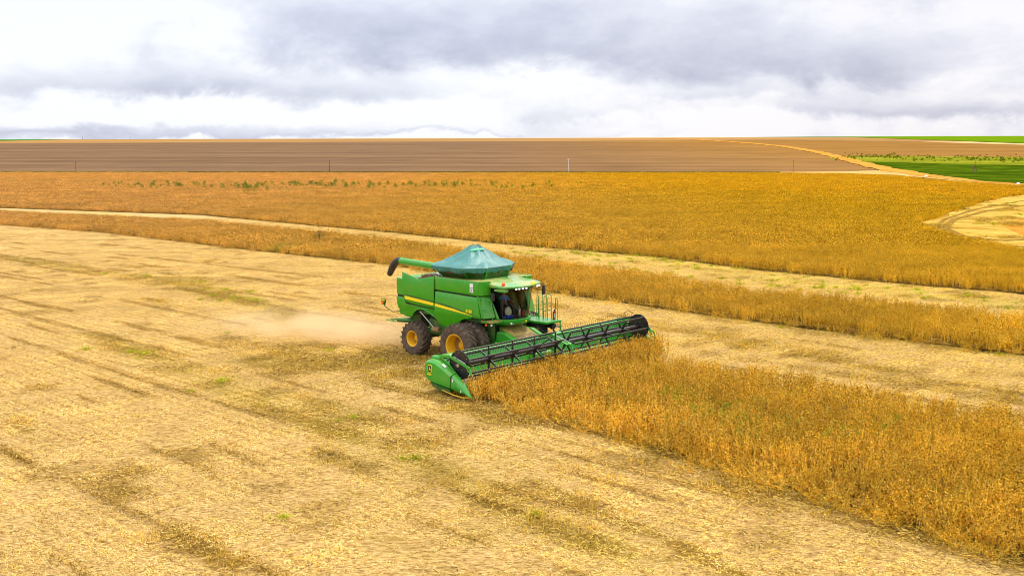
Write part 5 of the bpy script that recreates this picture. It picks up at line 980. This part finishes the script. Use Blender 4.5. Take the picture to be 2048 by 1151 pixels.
hs = [[(1.2, .95, 1.5), (1.7, 1.15, 1.5), (2.1, 1.2, 1.25), (2.3, 1.0, 1.2)], [(1.3, 1.0, 1.45), (1.8, 1.3, 1.35), (2.3, 1.25, 1.1)], [(1.6, 1.9, 1.45), (2.1, 1.8, 1.3), (2.4, 1.3, 1.25)]]
for h_ in hs: MB().tube(h_, .022, 6).build('hydraulic_hose', M['boot'], fh, sm=50)

# ---- header
GW = 5.95; g2 = M['green2']
hd = MB().hull8([(2.30, -GW, .28), (2.52, -GW, .28), (2.52, GW, .28), (2.30, GW, .28), (2.36, -GW, 1.34), (2.50, -GW, 1.34), (2.50, GW, 1.34), (2.36, GW, 1.34)]).build('header', g2, hv, bevel=.02)
MB().prism([(2.28, 1.30), (2.58, 1.30), (2.60, 1.36), (2.52, 1.41), (2.34, 1.41), (2.26, 1.36)], -GW, GW).build('top_beam', g2, hd, bevel=.015)
fl = [(2.50, .52), (2.56, .38), (2.70, .28), (2.95, .24), (3.2, .27), (3.4, .32), (3.75, .22), (4.15, .10), (4.15, .06), (3.75, .17), (3.4, .26), (2.95, .18), (2.60, .24), (2.48, .36)]
MB().prism(fl, -GW, GW).build('header_floor', M['black'], hd)
MB().prism([(4.10, .075), (4.26, .065), (4.26, .10), (4.10, .12)], -GW, GW).build('cutter_bar', M['steel'], hd)
kg = MB()
for k in range(156):
    y_ = -GW + .04 + k * .0762; kg.add([(4.2, y_ - .018, .06), (4.2, y_ + .018, .06), (4.36, y_, .075), (4.2, y_ - .018, .11), (4.2, y_ + .018, .11)], [(0, 2, 1), (3, 4, 2), (0, 3, 2), (1, 2, 4)])
kg.build('knife_guards', M['boot'], hd)
MB().prism([(2.50, 1.28), (2.54, 1.28), (2.86, .56), (3.02, .42), (2.98, .38), (2.80, .50)], -GW + .03, GW - .03).build('inner_back_sheet', g2, hd)
dl = MB().prism([(2.98, .44), (3.06, .47), (3.98, .24), (4.02, .16), (3.2, .34)], -GW + .06, -.95).build('side_deck', M['slat'], hd, bevel=.01); MB().prism([(2.98, .44), (3.06, .47), (3.98, .24), (4.02, .16), (3.2, .34)], .95, GW - .06).build('side_deck', M['slat'], hd, bevel=.01)
au = MB().tube([(3.0, -.85, .66), (3.0, .85, .66)], .2, 20).build('feed_drum', g2, hd, sm=40)
for sgn in (-1, 1):
    fl_ = MB(); n_ = 40
    for k in range(n_ + 1):
        t = k / n_; a = t * 2 * math.pi * 1.5 * sgn; y_ = sgn * (.84 - t * .6)
        for rr_ in (.195, .31):
            for e_ in (-.008, .008): fl_.v.append((3.0 + rr_ * math.cos(a), y_ + e_, .66 + rr_ * math.sin(a)))
    for k in range(n_):
        o0 = 4 * k; o1 = o0 + 4
        fl_.f += [(o0, o1, o1 + 2, o0 + 2), (o0 + 1, o0 + 3, o1 + 3, o1 + 1), (o0 + 2, o1 + 2, o1 + 3, o0 + 3), (o0, o0 + 1, o1 + 1, o1)]
    fl_.build('drum_flighting', g2, au, sm=50)
for y_ in np.linspace(-5.4, 5.4, 10): MB().beam((2.29, y_, .3), (2.33, y_, 1.3), .06, .06).build('back_rib', g2, hd)
text('12', .2, 2.60, 3.75, 1.14, M['dkline'], hd, 'panel_number').rotation_euler = (R(90), 0, R(90))
for y_, z_ in ((4.1, 1.17), (4.75, 1.2)): MB().box(2.505, 2.515, y_, y_ + .1, z_ - .22, z_ + .05).build('yellow_decal', M['stripe'], hd)
MB().box(2.505, 2.517, 5.45, 5.75, 1.12, 1.2).build('red_reflector', M['red'], hd)
# dividers
def divider(s):
    yi, yo = s * (GW + .0), s * (GW + .42)
    side = MB().prism([(2.25, .30), (2.25, 1.42), (2.75, 1.46), (3.1, 1.30), (3.75, .80), (4.3, .42), (4.35, .12), (3.2, .16)], s * (GW - .02), s * (GW + .03)).build('end_sheet', g2, hd, bevel=.01)
    MB().box(2.30, 2.75, min(s * (GW - .10), s * (GW + .1)), max(s * (GW - .1), s * (GW + .1)), .9, 1.46).build('end_housing', g2, side, bevel=.08)
    # rear cover shell: cross sections along x
    def sec(x, z0, z1, w, r=.10):
        o = yo if True else 0; yi_ = s * (GW + .42 - w); q = min(r, (z1 - z0) * .4)
        return [(x, yi_, z0 + .04), (x, yo - s * .10, z0), (x, yo - s * .02, z0 + .08), (x, yo, z0 + (z1 - z0) * .45), (x, yo - s * .03, z1 - q), (x, yo - s * (.04 + q), z1), (x, yi_ + s * .02, z1 + .0), (x, yi_, z1 - .05)]
    X1 = [(2.24, .66, 1.20, .36), (2.30, .56, 1.30, .40), (2.45, .46, 1.35, .40), (2.8, .40, 1.32, .38), (3.2, .36, 1.16, .36), (3.55, .33, .985, .34), (3.68, .33, .93, .33)]
    X2 = [(3.72, .32, .90, .32), (3.95, .29, .80, .30), (4.25, .25, .64, .24), (4.55, .205, .44, .15), (4.75, .17, .27, .07), (4.86, .16, .19, .02)]
    def shellm(Xs, name, mt):
        mb = MB(); secs = [sec(*a) for a in Xs]; mb.add([p for q in secs for p in q], [tuple(range(7, -1, -1)), tuple(range(8 * (len(secs) - 1), 8 * len(secs)))] + [(8 * j + i, 8 * j + (i + 1) % 8, 8 * (j + 1) + (i + 1) % 8, 8 * (j + 1) + i) for j in range(len(secs) - 1) for i in range(8)])
        o = mb.build(name, mt, hd, sm=38); return o
    a = shellm(X1, 'divider_cover', g2); b = shellm(X2, 'divider_nose', g2)
    MB().box(3.675, 3.725, min(s * (GW + .12), s * (GW + .40)), max(s * (GW + .12), s * (GW + .40)), .38, .86).build('cover_gap', M['dkline'], b)
    MB().tube([(2.7, yo - s * .15, .30), (3.2, yo - s * .1, .22), (3.8, yo - s * .1, .12), (4.3, yo - s * .1, .10), (4.6, yo - s * .12, .15)], .03, 8).build('skid_rail', M['yellow'], b, sm=40)
    MB().prism([(2.5, .45), (2.9, .38), (3.6, .30), (3.6, .16), (3.0, .18), (2.6, .30)], yo - s * .08, yo - s * .35).build('divider_underside', M['dgreen'], b)
    return a, b
dR, nR = divider(-1); dL, nL = divider(1)
yo = -(GW + .42)
em = MB().prism([(2.46, .88), (2.44, .93), (2.44, 1.09), (2.46, 1.13), (2.50, 1.15), (2.62, 1.14), (2.66, 1.12), (2.67, 1.07), (2.67, .92), (2.65, .87), (2.60, .85), (2.51, .85)], yo - .012, yo + .03).build('emblem_shield', M['stripe'], dR)
MB().prism([(2.475, .89), (2.46, .94), (2.46, 1.09), (2.48, 1.12), (2.60, 1.12), (2.645, 1.10), (2.65, .93), (2.63, .88), (2.58, .87), (2.52, .87)], yo - .018, yo + .0).build('emblem_field', M['dkline'], dR)
MB().prism([(2.50, .93), (2.525, .95), (2.54, 1.0), (2.52, 1.02), (2.53, 1.09), (2.545, 1.09), (2.56, 1.03), (2.60, 1.00), (2.625, .96), (2.64, .93), (2.60, .955), (2.565, .975), (2.55, .94)], yo - .024, yo - .016).build('emblem_animal', M['stripe'], dR)
text('640FD', .085, 2.54, yo - .014, .775, M['stripe'], dR, 'model_lettering', bold=.006, sx=1.0)
for x_, z_ in ((3.82, .70), (4.27, .36)): MB().box(x_ - .02, x_ + .02, yo - .01, yo + .02, z_ - .05, z_ + .05).build('white_reflector', M['white'], nR, bevel=.008)
MB().hull8([(3.12, yo + .12, 1.20), (3.28, yo + .12, 1.13), (3.28, yo + .22, 1.13), (3.12, yo + .22, 1.20), (3.12, yo + .12, 1.235), (3.28, yo + .12, 1.155), (3.28, yo + .22, 1.155), (3.12, yo + .22, 1.235)]).build('white_reflector', M['white'], dR)
MB().box(2.752, 2.764, -GW + .0 - .1, -GW + .1, 1.3, 1.36).build('red_decal', M['red'], hd)
MB().hull8([(2.50, -6.09, 1.25), (2.95, -6.09, 1.12), (2.95, -6.05, 1.12), (2.50, -6.05, 1.25), (2.50, -6.09, 1.33), (2.95, -6.09, 1.20), (2.95, -6.05, 1.20), (2.50, -6.05, 1.33)]).build('red_decal', M['red'], hd)
MB().hull8([(2.66, -6.095, 1.205), (2.80, -6.095, 1.165), (2.80, -6.05, 1.165), (2.66, -6.05, 1.205), (2.66, -6.095, 1.28), (2.80, -6.095, 1.24), (2.80, -6.05, 1.24), (2.66, -6.05, 1.28)]).build('yellow_decal', M['stripe'], hd)
# reel
RX, RZ, RR, RH = 3.71, 1.23, .535, 5.82; bk = M['black']
MB().tube([(RX, -RH, RZ), (RX, -.05, RZ)], .088, 18).build('reel_tube', bk, hd, sm=40)
MB().tube([(RX, .45, RZ), (RX, RH, RZ)], .088, 18).build('reel_tube', bk, hd, sm=40)
def bats(y0, y1, ph, tine):
    for k in range(6):
        a = R(60 * k + ph); x_ = RX + RR * math.cos(a); z_ = RZ + RR * math.sin(a)
        b = MB().tube([(x_, y0, z_), (x_, y1, z_)], .022, 8)
        b.beam((x_ + .0, y0 + .1, z_ - .03), (x_ + .0, y1 - .1, z_ - .03), .014, .05)
        y_ = y0 + .12
        while y_ < y1 - .1:
            dx, dz = tine(k)
            b.tube([(x_, y_, z_), (x_ + dx * .4, y_, z_ + dz * .45), (x_ + dx, y_, z_ + dz)], [.009, .008, .005], 4); y_ += .15
        b.build('reel_bat', bk, hd)
bats(-RH, -.05, 30, lambda k: (-.09, -.22)); bats(.45, RH, 0, lambda k: (-.05, .22) if k == 2 else (-.07, -.21))
def spider(y_, ph):
    s = MB()
    for k in range(6):
        a = R(60 * k + ph); c, sn = math.cos(a), math.sin(a); r0, r1 = .09, RR
        s.hull8([(RX + r0 * c - .05 * sn, y_ - .018, RZ + r0 * sn + .05 * c), (RX + r1 * c - .018 * sn, y_ - .014, RZ + r1 * sn + .018 * c), (RX + r1 * c - .018 * sn, y_ + .014, RZ + r1 * sn + .018 * c), (RX + r0 * c - .062 * sn, y_ + .022, RZ + r0 * sn + .062 * c),
                 (RX + r0 * c + .062 * sn, y_ - .022, RZ + r0 * sn - .062 * c), (RX + r1 * c + .018 * sn, y_ - .014, RZ + r1 * sn - .018 * c), (RX + r1 * c + .018 * sn, y_ + .014, RZ + r1 * sn - .018 * c), (RX + r0 * c + .062 * sn, y_ + .022, RZ + r0 * sn - .062 * c)])
    s.lathe([(.10, -.05), (.135, -.05), (.135, .05), (.10, .05)], 16, (RX, y_, RZ), closed=True); s.build('reel_spider', bk, hd)
for y_ in (-4.25, -2.85, -1.5, -.15): spider(y_, 30)
for y_ in (.58, 1.9, 3.25, 4.55): spider(y_, 0)
for s_ in (-1, 1):
    d_ = MB().tube([(RX, s_ * (RH + .02), RZ), (RX, s_ * (RH + .04), RZ)], .575, 40).build('reel_disc', bk, hd, sm=40)
    bl = MB()
    for k in range(12): a = R(30 * k + 8); q = .48 if k % 2 else .22; bl.tube([(RX + q * math.cos(a), s_ * (RH + .01), RZ + q * math.sin(a)), (RX + q * math.cos(a), s_ * (RH + .06), RZ + q * math.sin(a))], .018, 6)
    bl.tube([(RX, s_ * (RH + .04), RZ), (RX, s_ * (RH + .16), RZ)], .07, 12); bl.build('disc_bolts', M['steel'], d_, sm=40)
def reel_arm(y_, s=0):
    a = MB().beam((2.42, y_, 1.42), (3.2, y_, 1.52), .07, .11); a.beam((3.2, y_, 1.52), (4.30, y_, 1.20), .06, .10); a.beam((4.3, y_, 1.20), (4.42, y_, .92), .04, .05); a.beam((4.12, y_, 1.2), (4.42, y_, .92), .03, .04)
    a.build('reel_arm', g2, hd, bevel=.01)
    MB().tube([(2.62, y_, 1.05), (3.3, y_, 1.46)], .028, 8).build('reel_cylinder', M['boot'], hd, sm=40)
    MB().tube([(3.45, y_ + .0, 1.535), (4.1, y_, 1.335)], .020, 8).build('reel_slide_rod', M['steel'], hd, sm=40)
reel_arm(-5.93); reel_arm(5.93); reel_arm(.2)
MB().hull8([(3.5, .02, 1.42), (4.2, .02, 1.22), (4.2, .38, 1.22), (3.5, .38, 1.42), (3.5, .02, 1.46), (4.2, .02, 1.26), (4.2, .38, 1.26), (3.5, .38, 1.46)]).build('centre_arm_shield', g2, hd, bevel=.01)
MB().tube([(3.3, -5.86, 1.50), (3.45, -5.9, 1.72), (3.7, -5.92, 1.6), (3.6, -5.95, 1.45)], .014, 6).build('reel_hose', M['boot'], hd, sm=50)
MB().tube([(3.3, 5.5, 1.55), (3.2, 5.4, 1.85), (3.4, 5.45, 2.0), (3.6, 5.6, 1.85)], .014, 6).build('reel_hose', M['boot'], hd, sm=50)
MB().tube([(4.42, -5.93, .98), (4.66, -6.0, .72), (4.72, -6.05, .35), (4.66, -6.1, .05)], .011, 6).build('crop_deflector', mat('teal_rod', (.03, .35, .22), .4), hd, sm=50)
a_ = MB().tube([(3.9, 6.0, 1.22), (4.35, 6.15, 1.02), (4.45, 6.2, .75)], .04, 6).build('end_bracket', g2, hd); MB().tube([(4.4, 6.12, 1.12), (4.48, 6.2, .72)], .028, 6).build('end_bracket', M['stripe'], hd)

# ---- dust and flying chaff behind the machine
def dust():
    nm = 'dust_cloud'; m = bpy.data.materials.new(nm); m.use_nodes = True; nt = m.node_tree; nt.nodes.clear(); N = nt.nodes.new; L = nt.links.new
    o = N('ShaderNodeOutputMaterial'); v = N('ShaderNodeVolumePrincipled'); L(v.outputs[0], o.inputs['Volume']); v.inputs['Color'].default_value = (.95, .76, .48, 1); v.inputs['Anisotropy'].default_value = .2
    tc = N('ShaderNodeTexCoord'); n = N('ShaderNodeTexNoise'); n.inputs['Scale'].default_value = .55; n.inputs['Detail'].default_value = 4; L(tc.outputs['Object'], n.inputs['Vector'])
    sp = N('ShaderNodeSeparateXYZ'); L(tc.outputs['Object'], sp.inputs[0])
    def mm(op, a, b):
        q = N('ShaderNodeMath'); q.operation = op
        for i, w in enumerate((a, b)):
            if isinstance(w, (int, float)): q.inputs[i].default_value = w
            else: L(w, q.inputs[i])
        return q.outputs[0]
    def mr(x, a, b, c, d):
        q = N('ShaderNodeMapRange'); L(x, q.inputs[0]); q.inputs[1].default_value = a; q.inputs[2].default_value = b; q.inputs[3].default_value = c; q.inputs[4].default_value = d; q.interpolation_type = 'SMOOTHSTEP'; return q.outputs[0]
    X, Y, Z = sp.outputs
    ln = mm('MULTIPLY', mr(X, -19, -6.5, 0, 1), mr(X, -5.0, -4.4, 1, .25))
    yw = mm('ABSOLUTE', mm('SUBTRACT', Y, mm('MULTIPLY', mm('ADD', X, 4.4), .24)), 0); lt = mr(mm('DIVIDE', yw, mm('ADD', 1.5, mm('MULTIPLY', mm('SUBTRACT', -4.4, X), .36))), .25, 1.0, 1, 0)
    top_ = mm('ADD', .75, mm('MULTIPLY', n.outputs[0], .9)); vt = mr(mm('DIVIDE', Z, top_), .25, 1.0, 1, 0)
    f = mm('MULTIPLY', mm('MULTIPLY', ln, lt), mm('MULTIPLY', vt, mr(n.outputs[0], .32, .68, .15, 1)))
    L(mm('MULTIPLY', f, DUSTD), v.inputs['Density'])
    d = MB().box(-21, -4.4, -8, 5, 0.1, 2.4).build(nm, m); d.location = (MX, MY, 0); d.rotation_euler = (0, 0, math.atan2(FW[1], FW[0])); tag(d, 'pale dust trailing behind the harvester', None, None, 'stuff')
DUSTD = 1.0
dust()
T = Tuft(); cc = [np.array(c) for c in ((.75, .55, .25), (.5, .33, .1), (.85, .7, .4))]
for _ in range(3200):
    q = abs(rng.normal(0, 1)); x_ = -4.9 - q * 2.6; sp_ = 1.0 + q * .9; y_ = rng.normal(0, sp_ * .8); z_ = max(.03, 1.35 - .28 * q**1.6 + rng.normal(0, .28)) * rng.uniform(.1, 1); a, b = mworld(x_, y_); T.leaf((a, b, z_), rng.uniform(.012, .035), cc[rng.integers(3)])
o = T.obj('flying_chaff', LIT, C); tag(o, 'chopped chaff flying out behind the harvester', None, None, 'stuff')
